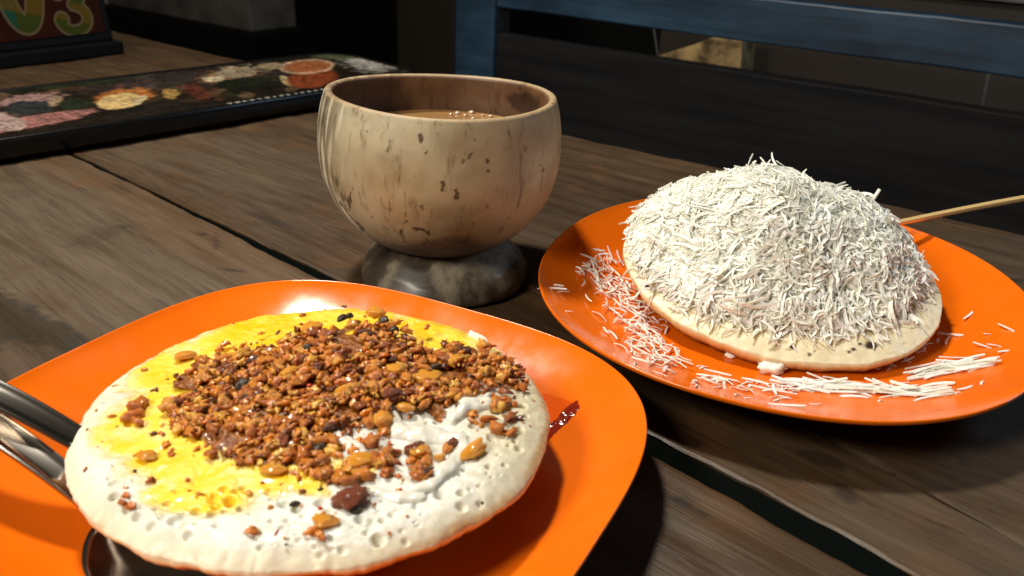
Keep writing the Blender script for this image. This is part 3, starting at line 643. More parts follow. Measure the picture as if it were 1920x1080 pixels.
# ------------------------------------------------------------------ pancakes
def pancake(root, rad, nr_, seg_, ztop, pores, colfn, seedv, thick=.0062, DR0=.86, DRD=.0042):
    """returns top grid arrays in local coords"""
    tr = np.concatenate([np.linspace(.004, .86, int(nr_ * .74)), np.linspace(.864, 1.0, int(nr_ * .26))])
    th = np.linspace(0, 2 * math.pi, seg_, endpoint=False)
    wob = 1 + .010 * np.sin(2 * th + seedv) + .008 * np.sin(3 * th + 2 * seedv) + .003 * np.sin(9 * th) + .006 * gridnoise(np.cos(th) * 2 + 5, np.sin(th) * 2 + 5, 4, 90 + int(seedv)) + .0035 * gridnoise(np.cos(th) * 2 + 5, np.sin(th) * 2 + 5, 22, 95)
    X = rad * tr[:, None] * (np.cos(th) * wob)[None]; Y = rad * tr[:, None] * (np.sin(th) * wob)[None]
    T = np.repeat(tr[:, None], seg_, 1)
    Z = ztop(X, Y, T) - DRD * np.clip((T - DR0) / (1 - DR0), 0, 1) ** 2.0
    Z += .0007 * fn(X, Y, 60, 70 + int(seedv), 3) + .00035 * fn(X, Y, 320, 75, 2)
    for (x, y, r_, d_) in pores:
        D = np.hypot(X - x, Y - y); mk = D < r_ * 2.2
        Z[mk] -= d_ * np.exp(-(D[mk] / r_) ** 3) - .10 * d_ * np.exp(-((D[mk] / r_ - 1.35) / .35) ** 2)
    m_ = len(tr); V = [np.stack([X, Y, Z], -1).reshape(-1, 3)]
    edge = [(1.003, -.0006), (1.0045, -.0014), (1.002, -.0023), (.994, -.0034), (.978, -.0050), (.95, -.0070), (.91, -.0092), (.85, -.0115), (.75, -.0138), (.6, -.0150), (.3, -.0155), (.02, -.0155)]
    sc_ = thick / .0075
    for t, z in edge:
        zz = -DRD + z * sc_
        V.append(np.stack([rad * t * np.cos(th) * wob, rad * t * np.sin(th) * wob, zz + 0 * th + .0004 * np.sin(17 * th) + .8 * (Z[-1] + DRD)], -1))
    V = np.vstack(V); rows = m_ + len(edge)
    I = np.arange(rows - 1)[:, None] * seg_; K = np.arange(seg_)[None]; K2 = (K + 1) % seg_
    Fs = np.stack([I + K, I + K2, I + seg_ + K2, I + seg_ + K], -1).reshape(-1, 4)
    me = bpy.data.meshes.new('pancake_body'); me.from_pydata(V.tolist(), [], Fs.tolist() + [list(range(seg_))[::-1], [(rows - 1) * seg_ + k for k in range(seg_)]]); me.update()
    zr = np.concatenate([np.zeros(m_ * seg_), np.repeat([e[1] for e in edge], seg_)]); tf = np.concatenate([T.ravel(), np.repeat([e[0] for e in edge], seg_)])
    col = colfn(V, tf, zr, np.concatenate([np.ones(m_ * seg_, bool), np.zeros(len(edge) * seg_, bool)]))
    colattr(me, 'col', col[0]); o = link('pancake_body', me, M_PANC, root)
    return o, V[:m_ * seg_].reshape(m_, seg_, 3), col

# left pancake --------------------------------------------------
LC = Vector((-.0610, .2355, .0315)); LRAD = .0738
lp = thing('egg_pancake', 'white pancake with bright yellow egg on the nearer orange plate', 'pancake', LC)
def l2(px, py, z=.0315):
    p = G(px, py, z); return p.x - LC.x, p.y - LC.y
pores = []
for k in range(900):
    px_ = rnd.uniform(140, 1010); py_ = rnd.uniform(600, 1060); x, y = l2(px_, py_); r_ = math.hypot(x, y) / LRAD
    if r_ > .93 or (r_ < .5 and rnd.random() < .6) or (py_ < 920 and px_ < 660 and rnd.random() < .9): continue
    s_ = rnd.choice([.0004, .0005, .0006, .0008, .001, .0013]) ; pores.append((x, y, s_ * rnd.uniform(.8, 1.2), s_ * rnd.uniform(1.2, 2.2)))
for (px_, py_, rp) in ((675, 975, 12), (700, 985, 10), (825, 930, 13), (865, 945, 12), (780, 950, 9), (560, 1010, 7), (600, 1028, 8), (530, 990, 8), (480, 1000, 12), (575, 1000, 8), (305, 968, 11), (370, 960, 13), (430, 940, 14), (250, 900, 6), (205, 895, 8), (170, 890, 7), (420, 920, 10), (900, 935, 8), (640, 1020, 9), (735, 965, 10), (760, 1000, 8), (490, 1020, 8), (340, 985, 10)):
    x, y = l2(px_, py_); pores.append((x, y, rp * 1.1e-4, rp * 1.5e-4))
YEL = [(330, 690, 90, 40, -20), (420, 640, 90, 26, -20), (560, 600, 120, 26, -12), (680, 575, 120, 22, 0), (820, 590, 90, 22, 12), (270, 800, 90, 60, -25), (330, 840, 110, 60, -20), (420, 880, 130, 50, 0), (380, 930, 110, 36, 0), (500, 870, 90, 60, 0), (340, 780, 120, 70, 0), (560, 900, 60, 24, 20), (620, 880, 80, 22, 0), (500, 640, 120, 60, 0), (700, 640, 240, 60, 0), (900, 610, 30, 15, 20), (450, 760, 150, 80, 0)]
def lcol(V, tf, zr, top):
    Wd = V + np.array(LC); px, py = proj(Wd); x, y = V[:, 0], V[:, 1]
    n1 = fn(x, y, 90, 81); n2 = fn(x, y, 300, 82); n3 = fn(x, y, 40, 83)
    c = np.zeros((len(V), 3)) + np.array([.71, .71, .65])
    def mx(m_, k):
        nonlocal c
        m_ = np.clip(m_, 0, 1)[:, None]; c = c * (1 - m_) + np.array(k) * m_
    mx(.6 * ss(.0, .5, n1) * top, (.54, .52, .41)); mx(.6 * ss(.1, .5, n2) * top, (.74, .735, .70)); mx(.7 * (1 - ss(.3, 1.3, blob(px, py, 985, 760, 110, 210, 10) + .5 * n1)) * top, (.56, .50, .32)); mx(.6 * ss(.90, .99, tf) * top, (.72, .63, .42)); mx(.85 * ss(.965, 1.0, tf + .022 * n1 + .012 * n2) * top * ss(500, 900, px), (.46, .24, .08))
    d = np.min([blob(px, py, *q) for q in YEL], axis=0) + .30 * n1 + .22 * n2
    ym = (1 - ss(.70, 1.30, d)) * top
    mx(ym * .95, (.86, .60, .004)); mx(ym * ss(.05, .5, n1 + .5 * n3), (.86, .53, .001)); mx(ym * .8 * ss(.10, .6, -n1 + .5 * n2), (.78, .66, .25))
    # side and crust
    mx((~top) * ss(0, -.0012, zr), (.80, .64, .36)); mx((~top) * ss(-.0012, -.0030, zr + .0010 * n1), (.52, .27, .08)); mx((~top) * ss(-.004, -.008, zr), (.16, .07, .02))
    mx(.55 * top * ss(.985, 1.0, tf) * ss(0, .5, n1), (.55, .32, .12))
    return c, ym
o_, LT, (lc, lym) = pancake(lp, LRAD, 300, 760, lambda X, Y, T: .0022 * (1 - ss(0, .95, T)), pores, lcol, 1.3)
# yellow egg layer: its own skin just above the crumb
m_, s_, _x = LT.shape; ymg = lym[:m_ * s_].reshape(m_, s_)
idx = -np.ones((m_, s_), int); keep = ymg > .35; V = []; cols = []
ii, jj = np.nonzero(keep); idx[ii, jj] = np.arange(len(ii))
V = LT[ii, jj] + np.stack([0 * ii, 0 * ii, .00004 + .00022 * ss(.35, .9, ymg[ii, jj])], -1)
a0 = idx[:-1, :]; a1 = idx[1:, :]; b0 = np.roll(idx, -1, 1)[:-1, :]; b1 = np.roll(idx, -1, 1)[1:, :]
ok = (a0 >= 0) & (a1 >= 0) & (b0 >= 0) & (b1 >= 0)
Fs = np.stack([a0[ok], b0[ok], b1[ok], a1[ok]], -1)
me = bpy.data.meshes.new('egg_yolk'); me.from_pydata(V.tolist(), [], Fs.tolist()); me.update(); colattr(me, 'col', lc[:m_ * s_].reshape(m_, s_, 3)[ii, jj])
M_YOLK = M_PANC.copy(); M_YOLK.name = 'egg_yolk_skin'; M_YOLK.node_tree.nodes['Principled BSDF'].inputs['Coat Weight'].default_value = .35
link('egg_yolk', me, M_YOLK, lp)
# glossy white ridges of cooked egg white
def ltop(x, y):
    t = math.hypot(x, y) / LRAD; return .0022 * (1 - float(ss(0, .95, np.array(t)))) - .0060 * max(0, (t - .86) / .14) ** 2 * .7
def ridge(strokes, name='egg_white', res=.0005, hs=.5):
    pts = [(l2(x, y, .037), r_ * 1.45e-4) for st_ in strokes for (x, y, r_) in st_]
    xs = [p[0][0] for p in pts]; ys = [p[0][1] for p in pts]; pad = .006
    gx = np.arange(min(xs) - pad, max(xs) + pad, res); gy = np.arange(min(ys) - pad, max(ys) + pad, res)
    A, B = np.meshgrid(gx, gy, indexing='ij'); H = np.full(A.shape, -1.0)
    for st_ in strokes:
        Q = [(l2(x, y, .037), r_ * 1.45e-4) for (x, y, r_) in st_]
        if len(Q) == 1: Q = Q * 2
        for (p, r0), (q, r1) in zip(Q[:-1], Q[1:]):
            dx, dy = q[0] - p[0], q[1] - p[1]; L2 = dx * dx + dy * dy + 1e-12; t = np.clip(((A - p[0]) * dx + (B - p[1]) * dy) / L2, 0, 1)
            D = np.hypot(A - p[0] - t * dx, (B - p[1] - t * dy) * .8); rr_ = (r0 + (r1 - r0) * t) * (1 + .35 * fn(A, B, 200, 95, 2))
            H = np.maximum(H, np.where(D < rr_, np.sqrt(np.maximum(rr_ ** 2 - D ** 2, 0)) * hs, (rr_ - D)))
    top = .0022 * (1 - ss(0, .95, np.hypot(A, B) / LRAD))
    Z = top + np.where(H > 0, H + .0004, H * 2) + .0011 * fn(A, B, 170, 97, 4) * (H > 0)
    keep = H > -.0012; idx = -np.ones(A.shape, int); i_, j_ = np.nonzero(keep); idx[i_, j_] = np.arange(len(i_))
    V = np.stack([A[i_, j_], B[i_, j_], Z[i_, j_]], -1)
    a0, a1, b0, b1 = idx[:-1, :-1], idx[1:, :-1], idx[:-1, 1:], idx[1:, 1:]; ok = (a0 >= 0) & (a1 >= 0) & (b0 >= 0) & (b1 >= 0)
    Fs = np.stack([a0[ok], a1[ok], b1[ok], b0[ok]], -1)
    me = bpy.data.meshes.new(name); me.from_pydata(V.tolist(), [], Fs.tolist()); me.update(); return link(name, me, M_EGGW, lp)
ridge([[(590, 815, 12), (630, 800, 16), (660, 815, 16), (690, 840, 12)]])
ridge([[(545, 800, 5), (550, 778, 5), (575, 768, 4)]], hs=.9)
ridge([[(735, 755, 10), (750, 785, 20), (800, 795, 22), (860, 800, 18)], [(860, 800, 16), (870, 815, 14), (840, 850, 18), (810, 880, 16), (770, 895, 10)], [(680, 760, 6), (720, 765, 14), (760, 790, 18)]])
ridge([[(850, 765, 12), (880, 740, 22), (915, 735, 16)], [(905, 735, 8), (935, 690, 4)]], hs=1.0)
ridge([[(440, 685, 6), (460, 676, 12), (472, 672, 9)]])
ridge([[(700, 895, 8), (750, 905, 12), (790, 905, 9)]], hs=.4)
ridge([[(885, 600, 6), (905, 608, 6), (915, 622, 5)]], hs=.5)

# ------------------------------------------------------------------ crumbs of fried mince
def blobmesh(name, sub, M, seedv, flat=(1, 1, 1), amp=.35, fs=1.6, cut=False):
    bm = bmesh.new(); bmesh.ops.create_icosphere(bm, subdivisions=sub, radius=1)
    pr_ = random.Random(int(seedv * 131)); cuts = [(Vector((pr_.gauss(0, 1), pr_.gauss(0, 1), pr_.gauss(0, 1))).normalized(), pr_.uniform(.45, .8)) for _ in range(7 if cut else 0)]
    for v in bm.verts:
        for n_, d_ in cuts:
            e_ = v.co.dot(n_) - d_
            if e_ > 0: v.co -= n_ * e_ * .5
        k = 1 + amp * mn.fractal(v.co * fs + Vector((seedv * 9.1, 3, seedv)), .6, 2, 3); v.co = Vector((v.co.x * flat[0], v.co.y * flat[1], v.co.z * flat[2])) * k
    me = bpy.data.meshes.new(name); bm.to_mesh(me); bm.free(); me.polygons.foreach_set('use_smooth', [True] * len(me.polygons)); me.materials.append(M); return me
crumbs = [blobmesh('crumb', 2, M_MINCE, k + 1, (rnd.uniform(.8, 1.6), rnd.uniform(.6, 1), rnd.uniform(.5, 1.0)), .85, 1.9, True) for k in range(30)]
topping = thing('fried_mince_topping', 'heap of caramel brown fried crumbs spread over the yellow egg pancake', 'topping', LC)
HP = [(690, 620, .0070, 130, 50), (600, 680, .0052, 150, 60), (520, 730, .0045, 130, 60), (800, 650, .0045, 130, 40), (700, 730, .0030, 120, 40), (420, 740, .0022, 80, 40), (900, 660, .0015, 70, 40)]
def heap(px, py): return max(h_ * math.exp(-.5 * (((px - x) / rx) ** 2 + ((py - y) / ry) ** 2)) for x, y, h_, rx, ry in HP) 
MAIN = [(305, 760), (350, 690), (400, 650), (440, 652), (520, 632), (560, 618), (640, 608), (690, 596), (735, 600), (780, 628), (850, 645), (925, 640), (970, 668), (980, 700), (930, 705), (880, 705), (850, 720), (810, 755), (740, 745), (680, 750), (640, 790), (570, 800), (560, 850), (500, 850), (430, 840), (380, 800), (330, 790)]
SEC = [(560, 800), (720, 760), (740, 820), (830, 850), (800, 890), (700, 880), (600, 900), (560, 860)]
SEC2 = [(830, 740), (930, 700), (985, 760), (960, 800), (880, 780)]
# low brown bed under the crumbs
A, B = [], []
gx = np.arange(-.07, .07, .0009); gy = np.arange(-.07, .07, .0009); A, B = np.meshgrid(gx, gy, indexing='ij')
Wd = np.stack([A + LC.x, B + LC.y, np.full_like(A, LC.z + .007)], -1).reshape(-1, 3); px, py = proj(Wd); nzb = fn(A.ravel(), B.ravel(), 150, 99, 3)
ins = np.array([inpoly(x, y, MAIN) for x, y in zip(px + nzb * 60, py + nzb * 34)]).reshape(A.shape)
hh = np.array([heap(x, y) for x, y in zip(px, py)]).reshape(A.shape) * .62 + .0001 + .0018 * nzb.reshape(A.shape)
top = .0022 * (1 - ss(0, .95, np.hypot(A, B) / LRAD)); idx = -np.ones(A.shape, int); i_, j_ = np.nonzero(ins); idx[i_, j_] = np.arange(len(i_))
V = np.stack([A[i_, j_], B[i_, j_], (top + hh)[i_, j_]], -1); a0, a1, b0, b1 = idx[:-1, :-1], idx[1:, :-1], idx[:-1, 1:], idx[1:, 1:]; ok = (a0 >= 0) & (a1 >= 0) & (b0 >= 0) & (b1 >= 0)
Fs = np.stack([a0[ok], a1[ok], b1[ok], b0[ok]], -1); me = bpy.data.meshes.new('crumb_bed'); me.from_pydata(V.tolist(), [], Fs.tolist()); me.update()
M_BED, nt, b = mat('oily_crumb_bed', (.2, .07, .015), .3, coat=.2)
n = noiseN(nt, 350, 4); nt.links.new(rampN(nt, n.outputs[0], [(.35, (.12, .032, .004)), (.65, (.34, .11, .010))]).outputs[0], b.inputs['Base Color']); bumpN(nt, b, n.outputs[0], .8, .002)
link('crumb_bed', me, M_BED, topping, kind='stuff')
items = []
def addcrumb(px_, py_, s_, lift):
    x, y = l2(px_, py_, LC.z + .003 + lift); 
    if math.hypot(x, y) > LRAD * .96: return
    items.append((s_, x, y, ltop(x, y) + lift))
for k in range(4200):
    px_, py_ = rnd.uniform(300, 985), rnd.uniform(560, 860)
    if not inpoly(px_ + rnd.gauss(0, 18), py_ + rnd.gauss(0, 11), MAIN): continue
    if mn.noise(Vector((px_ * .013, py_ * .024, 2))) < -.28: continue
    s_ = rnd.choice([.0005, .0007, .0009, .0011, .0013, .0016, .0021]) * rnd.uniform(.85, 1.15); h_ = heap(px_, py_)
    addcrumb(px_, py_, s_, .0008 + h_ * rnd.uniform(.55, 1.0) ** .8 + s_ * .15)
for k in range(900):
    pl_ = rnd.choice([SEC, SEC2]); px_, py_ = rnd.uniform(555, 990), rnd.uniform(690, 910)
    if inpoly(px_, py_, pl_) and rnd.random() < .8: s_ = rnd.choice([.0010, .0014, .0019, .0026]); addcrumb(px_, py_, s_, s_ * .5)
for k in range(260):
    px_, py_ = rnd.gauss(560, 230), rnd.gauss(740, 110); s_ = rnd.choice([.0005, .0006, .0008, .0010]); addcrumb(px_, py_, s_, s_ * .3)
for (px_, py_, s_) in ((250, 750, .0026), (245, 765, .0022), (263, 742, .0022), (255, 775, .002), (290, 718, .0010), (235, 912, .0014), (228, 922, .0014), (243, 930, .0015), (280, 884, .0014), (470, 978, .0014), (585, 978, .0016), (598, 985, .0016), (612, 962, .0022), (600, 955, .0018), (350, 885, .0009), (465, 910, .0011), (345, 695, .0014), (365, 690, .0012), (565, 578, .0012), (520, 612, .0012), (585, 610, .003), (572, 618, .0026), (880, 590, .0012), (905, 620, .0014), (925, 622, .0014), (955, 655, .0016), (975, 672, .0018), (985, 690, .0016), (975, 768, .0012), (945, 745, .0016), (965, 745, .0014), (748, 908, .0009), (680, 905, .0012), (560, 885, .001), (900, 745, .001), (300, 800, .0012), (310, 820, .0014), (340, 790, .0014), (320, 760, .0012), (285, 800, .0011), (505, 935, .0009), (840, 830, .002), (825, 845, .002), (800, 850, .0022), (785, 830, .002), (770, 850, .0018)):
    addcrumb(px_, py_, s_, s_ * .45)
items.sort(key=lambda t: -t[0])
def rmat(x, y, z, s_): return Matrix.Translation((x, y, z)) @ Matrix.Rotation(rnd.uniform(0, 6.28), 4, 'Z') @ Matrix.Rotation(rnd.uniform(-.6, .6), 4, 'X') @ Matrix.Scale(s_, 4)
for (s_, x, y, z) in items[:260]:
    o_ = bpy.data.objects.new('crumb', rnd.choice(crumbs)); COL.objects.link(o_); o_.parent = topping; o_.matrix_local = rmat(x, y, z, s_)
cv = [(np.array([v.co for v in c_.vertices]), np.array([p.vertices for p in c_.polygons])) for c_ in crumbs]
VV_, FF_ = [], []; off = 0
for (s_, x, y, z) in items[260:]:
    v_, f_ = rnd.choice(cv); M4 = np.array(rmat(x, y, z, s_)); VV_.append(v_ @ M4[:3, :3].T + M4[:3, 3]); FF_.append(f_ + off); off += len(v_)
me = bpy.data.meshes.new('fine_crumbs'); me.from_pydata(np.vstack(VV_).tolist(), [], np.vstack(FF_).tolist()); me.update(); link('fine_crumbs', me, M_MINCE, topping, kind='stuff')
# larger pieces that stand out
def piece(name, px_, py_, sx, sy, sz, rot, M, lift=.0, amp=.30, k=1, fs=1.4):
    x, y = l2(px_, py_, LC.z + .003 + lift); me = blobmesh(name, 3, M, k * 1.7 + px_ * .01, (1, 1, 1), amp, fs, True)
    o_ = bpy.data.objects.new(name, me); COL.objects.link(o_); o_.parent = topping
    o_.matrix_local = Matrix.Translation((x, y, ltop(x, y) + lift + sz * .5)) @ Matrix.Rotation(math.radians(rot), 4, 'Z') @ Matrix.Rotation(math.radians(rnd.uniform(-12, 12)), 4, 'Y') @ Matrix.Diagonal((sx, sy, sz, 1)); return o_
for q in ((346, 655, .0042, .0026, .0012, 45), (273, 843, .0034, .0024, .0012, 40), (515, 872, .0042, .0023, .0013, 15), (520, 828, .0034, .0032, .0014, 0), (675, 855, .0048, .0034, .0018, 20), (718, 785, .0034, .0036, .0022, 0), (640, 735, .0042, .0026, .0018, 20), (890, 832, .0058, .0026, .0018, 55), (852, 668, .0034, .0030, .0018, 0), (585, 612, .0040, .0036, .0024, 0), (705, 580, .0040, .0030, .0026, 0), (800, 700, .0050, .0040, .0018, 20), (610, 965, .0040, .0024, .0014, 10), (450, 660, .0042, .0024, .0018, 20), (740, 690, .0034, .0026, .002, -30), (560, 790, .0032, .0028, .0018, 0), (410, 775, .0028, .0024, .0016, 0), (790, 840, .0036, .0026, .0020, 30), (545, 700, .0034, .0024, .002, 50), (905, 640, .0030, .0022, .0018, 30), (760, 760, .003, .0022, .0016, 0), (350, 735, .0026, .0022, .0016, 0)):
    piece('fried_slice', *q, M_AMBER, lift=heap(q[0], q[1]) * .92 if q[1] < 790 else .0004)
piece('meat_chunk', 660, 925, .0052, .0046, .0026, 0, M_MEAT, amp=.5, fs=2.2); piece('meat_chunk', 780, 835, .0036, .0030, .0022, 0, M_MEAT, amp=.4, fs=2)
piece('meat_chunk', 850, 820, .0026, .0020, .0016, 30, M_MEAT, amp=.4, fs=2); piece('meat_chunk', 735, 735, .003, .0024, .002, 0, M_MEAT, lift=.004, amp=.4, fs=2)
for q in ((640, 588, .0022, .0014, .0012), (655, 583, .0016, .0012, .0012), (720, 592, .0020, .0015, .0014), (738, 610, .0018, .0016, .0012), (455, 718, .0030, .0022, .0018), (462, 740, .0022, .0020, .0014), (600, 835, .0024, .0018, .0016), (720, 660, .0030, .0014, .0012), (366, 725, .0016, .0010, .0008), (551, 932, .0016, .0009, .0008), (527, 785, .0016, .0020, .0010), (575, 650, .002, .0018, .0014), (755, 640, .0022, .0012, .0012), (535, 1002, .0004, .0004, .0004), (600, 905, .0009, .0005, .0005), (250, 868, .0006, .0005, .0004), (645, 563, .0012, .0007, .0005), (795, 890, .0016, .0008, .0007), (540, 690, .0018, .0016, .0014), (905, 915, .0006, .0005, .0004), (820, 680, .0022, .0014, .0014)):
    piece('charred_bit', *q, rnd.uniform(0, 90), M_CHAR, lift=heap(q[0], q[1]) * .95 if q[1] < 790 else .0003, amp=.4, fs=2)
for q in ((517, 983, .0004, .0016, .0005, -12), (745, 835, .0010, .0007, .0005, 20), (600, 940, .0008, .0006, .0006, 0), (690, 820, .0016, .0007, .0006, 30), (750, 905, .0007, .0006, .0005, 0), (580, 720, .0010, .0008, .0006, 0)):
    piece('chili_flake', *q, M_CHILI, lift=heap(q[0], q[1]) if q[1] < 790 else 0, amp=.2)

# sauce streak on the plate: mirror image of the pancake modelled as red film
reflT = thing('red_reflection', 'painted glossy dark red sauce on the orange plate right of the egg pancake', 'sauce', PL.hit(1040, 790))
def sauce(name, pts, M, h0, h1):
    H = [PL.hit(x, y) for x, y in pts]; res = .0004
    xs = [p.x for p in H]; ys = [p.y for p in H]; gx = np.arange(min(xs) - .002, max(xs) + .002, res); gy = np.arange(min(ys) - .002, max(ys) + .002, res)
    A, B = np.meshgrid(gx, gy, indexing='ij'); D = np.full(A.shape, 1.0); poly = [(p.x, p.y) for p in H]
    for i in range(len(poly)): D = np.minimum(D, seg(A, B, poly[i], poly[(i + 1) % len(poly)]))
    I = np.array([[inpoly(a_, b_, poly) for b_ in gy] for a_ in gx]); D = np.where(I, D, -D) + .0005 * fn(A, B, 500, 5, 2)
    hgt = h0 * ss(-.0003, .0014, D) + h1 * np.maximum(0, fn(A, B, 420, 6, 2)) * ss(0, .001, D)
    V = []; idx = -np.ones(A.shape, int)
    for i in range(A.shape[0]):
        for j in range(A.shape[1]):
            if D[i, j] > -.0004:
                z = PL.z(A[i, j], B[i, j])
                if z is not None: idx[i, j] = len(V); V.append((A[i, j] - reflT.location.x, B[i, j] - reflT.location.y, z + hgt[i, j] + .0002 - reflT.location.z))
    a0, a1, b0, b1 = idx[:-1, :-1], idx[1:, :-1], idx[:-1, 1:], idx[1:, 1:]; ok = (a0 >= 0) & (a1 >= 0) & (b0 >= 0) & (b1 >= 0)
    me = bpy.data.meshes.new(name); me.from_pydata(V, [], np.stack([a0[ok], a1[ok], b1[ok], b0[ok]], -1).tolist()); me.update(); link(name, me, M, reflT)
M_FILM, nt, b = mat('thin_reflection_film', (.74, .095, .003), .12, coat=.3)
sauce('reflection_film', [(1000, 735), (1030, 742), (1086, 756), (1084, 768), (1040, 812), (1000, 850)], M_FILM, .0001, .0001)
sauce('reflection_bead', [(1000, 818), (1022, 800), (1040, 788), (1060, 764), (1082, 752), (1087, 766), (1066, 790), (1038, 814), (1014, 842), (1000, 850)], M_REFL, .0003, .0016)

# ------------------------------------------------------------------ spoons under the left pancake
def spoon(name, label, H0, H1, bowl, M, hw0=.0095, hw1=.0045, bl=.062, bw=.041, curve=.004, neck=.0, bowlz=.006, depth=.006, group=None):
    """H0 handle end, H1 neck (world), bowl continues from the neck to `bowl` direction point"""
    t = thing(name, label, 'spoon', H1); t_ = 14
    ax = (Vector((bowl.x, bowl.y, 0)) - Vector((H1.x, H1.y, 0))).normalized(); sd = Vector((-ax.y, ax.x, 0))
    n = 40; V = []; SEC_ = [(-1, 0), (-.97, .8), (-.86, 1.0), (-.74, .45), (-.3, .25), (.3, .25), (.74, .45), (.86, 1.0), (.97, .8), (1, 0), (.8, -.8), (-.8, -.8)]; m_ = len(SEC_)
    for i in range(n):
        q = i / (n - 1); p = H0.lerp(H1, q); p = p + Vector((0, 0, curve * math.sin(q * math.pi)))
        hd = (H1 - H0); hd.z = 0; hd.normalize(); hs_ = Vector((-hd.y, hd.x, 0)); wv = hw0 + (hw1 - hw0) * q
        if q < .06: wv *= math.sqrt(max(1 - (1 - q / .06) ** 2, .02))
        for (cx, cz) in SEC_: V.append(p + hs_ * (wv * cx) + Vector((0, 0, .0014 * cz)))
    Fs = [(i * m_ + k, i * m_ + (k + 1) % m_, (i + 1) * m_ + (k + 1) % m_, (i + 1) * m_ + k) for i in range(n - 1) for k in range(m_)] + [tuple(range(m_))[::-1], tuple((n - 1) * m_ + k for k in range(m_))]
    link('handle', mesh('handle', [v - H1 for v in V], [f_[::-1] for f_ in Fs]), M, t)
    if bl:
        c = Vector((H1.x, H1.y, 0)) + ax * (bl * .47); V = []; S = 64; rings = 14
        zr_ = bowlz + depth
        for side in (0, 1):
            for i in range(rings + 1):
                r_ = i / rings
                for k in range(S):
                    a = 2 * math.pi * k / S; u = math.cos(a); v = math.sin(a); wd_ = bw / 2 * (1 - .12 * u)
                    z = zr_ - depth * (1 - r_ ** 2) - side * .0009
                    if u < -.8: z += (H1.z - zr_) * ((-u - .8) / .2) * r_ ** 3 * .7
                    V.append(c + ax * (bl / 2 * u * r_) + sd * (wd_ * v * r_) + Vector((0, 0, z)))
        R_ = (rings + 1) * S; Fs = []
        for side in (0, 1):
            for i in range(rings):
                for k in range(S):
                    f_ = (side * R_ + i * S + k, side * R_ + i * S + (k + 1) % S, side * R_ + (i + 1) * S + (k + 1) % S, side * R_ + (i + 1) * S + k); Fs.append(f_ if side == 0 else f_[::-1])
        for k in range(S): Fs.append((rings * S + k, rings * S + (k + 1) % S, R_ + rings * S + (k + 1) % S, R_ + rings * S + k))
        link('bowl', mesh('bowl', [v - H1 for v in V], Fs), M, t)
    return t
h0a = G(-190, 668, .050); h1a = G(235, 880, .0175)
spoon('metal_spoon', 'steel spoon under the egg pancake, the farther of the two handles', h0a, h1a, G(420, 985, .01), M_STEEL, hw0=.0066, hw1=.0042, bl=.058, bw=.038, bowlz=.0075, depth=.006)
h0b = G(-170, 712, .040); h1b = G(205, 965, .0135)
spoon('metal_spoon', 'steel spoon nearest the camera, its bowl edge showing below the egg pancake', h0b, h1b, G(420, 1085, .008), M_STEEL, hw0=.0060, hw1=.0042, bl=.066, bw=.043, bowlz=.0045, depth=.006)
hg1 = Vector(G(1640, 428, .0262)); hg0 = Vector(G(2050, 350, .050))
spoon('metal_spoon', 'metal handle painted with a gold glint sticking out behind the white heap at right', hg0, hg1, hg1, M_GLINT, hw0=.0017, hw1=.0016, bl=0, curve=.001)

# ------------------------------------------------------------------ right pancake with its white heap
RT = Matrix.Rotation(math.atan(.20), 4, 'X'); RC = Vector((.1290, .3815, .0302)); RRAD = .0735
RW = Matrix.Translation(RC) @ RT
rp = thing('plain_pancake', 'cream coloured pancake under the white shredded heap on the farther plate', 'pancake', RC); rp.rotation_euler = RT.to_euler()
def rlocal(px_, py_, lift=0):
    Nn = (RT @ Vector((0, 0, 1))).to_3d(); P = RC + Nn * lift; p = onpl(px_, py_, P, Nn); q = RW.inverted() @ p; return q.x, q.y
def rcol(V, tf, zr, top):
    Wd = (np.array(RW)[:3, :3] @ V.T).T + np.array(RC); px, py = proj(Wd); x, y = V[:, 0], V[:, 1]
    n1 = fn(x, y, 90, 181); n2 = fn(x, y, 300, 182); c = np.zeros((len(V), 3)) + np.array([.74, .68, .48])
    def mx(m_, k):
        nonlocal c
        m_ = np.clip(m_, 0, 1)[:, None]; c = c * (1 - m_) + np.array(k) * m_
    mx(.5 * ss(0, .6, n1), (.68, .60, .36)); mx((~top) * ss(-.0005, -.002, zr), (.68, .47, .20)); mx((~top) * ss(-.003, -.006, zr + .001 * n1), (.26, .11, .03))
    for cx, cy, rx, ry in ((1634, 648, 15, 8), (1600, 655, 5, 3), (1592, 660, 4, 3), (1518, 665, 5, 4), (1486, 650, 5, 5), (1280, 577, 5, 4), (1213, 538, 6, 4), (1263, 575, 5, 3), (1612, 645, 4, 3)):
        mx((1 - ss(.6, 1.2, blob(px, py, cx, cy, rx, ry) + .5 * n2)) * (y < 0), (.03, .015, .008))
    return c, None
rpores = [(rnd.uniform(-.07, .07), rnd.uniform(-.07, .02), rnd.uniform(.0005, .001), rnd.uniform(.0003, .0006)) for _ in range(80)]
pancake(rp, RRAD, 160, 400, lambda X, Y, T: .0030 * (1 - ss(.35, 1.0, T)), rpores, rcol, 2.2, thick=.0085, DR0=.62, DRD=.0048)

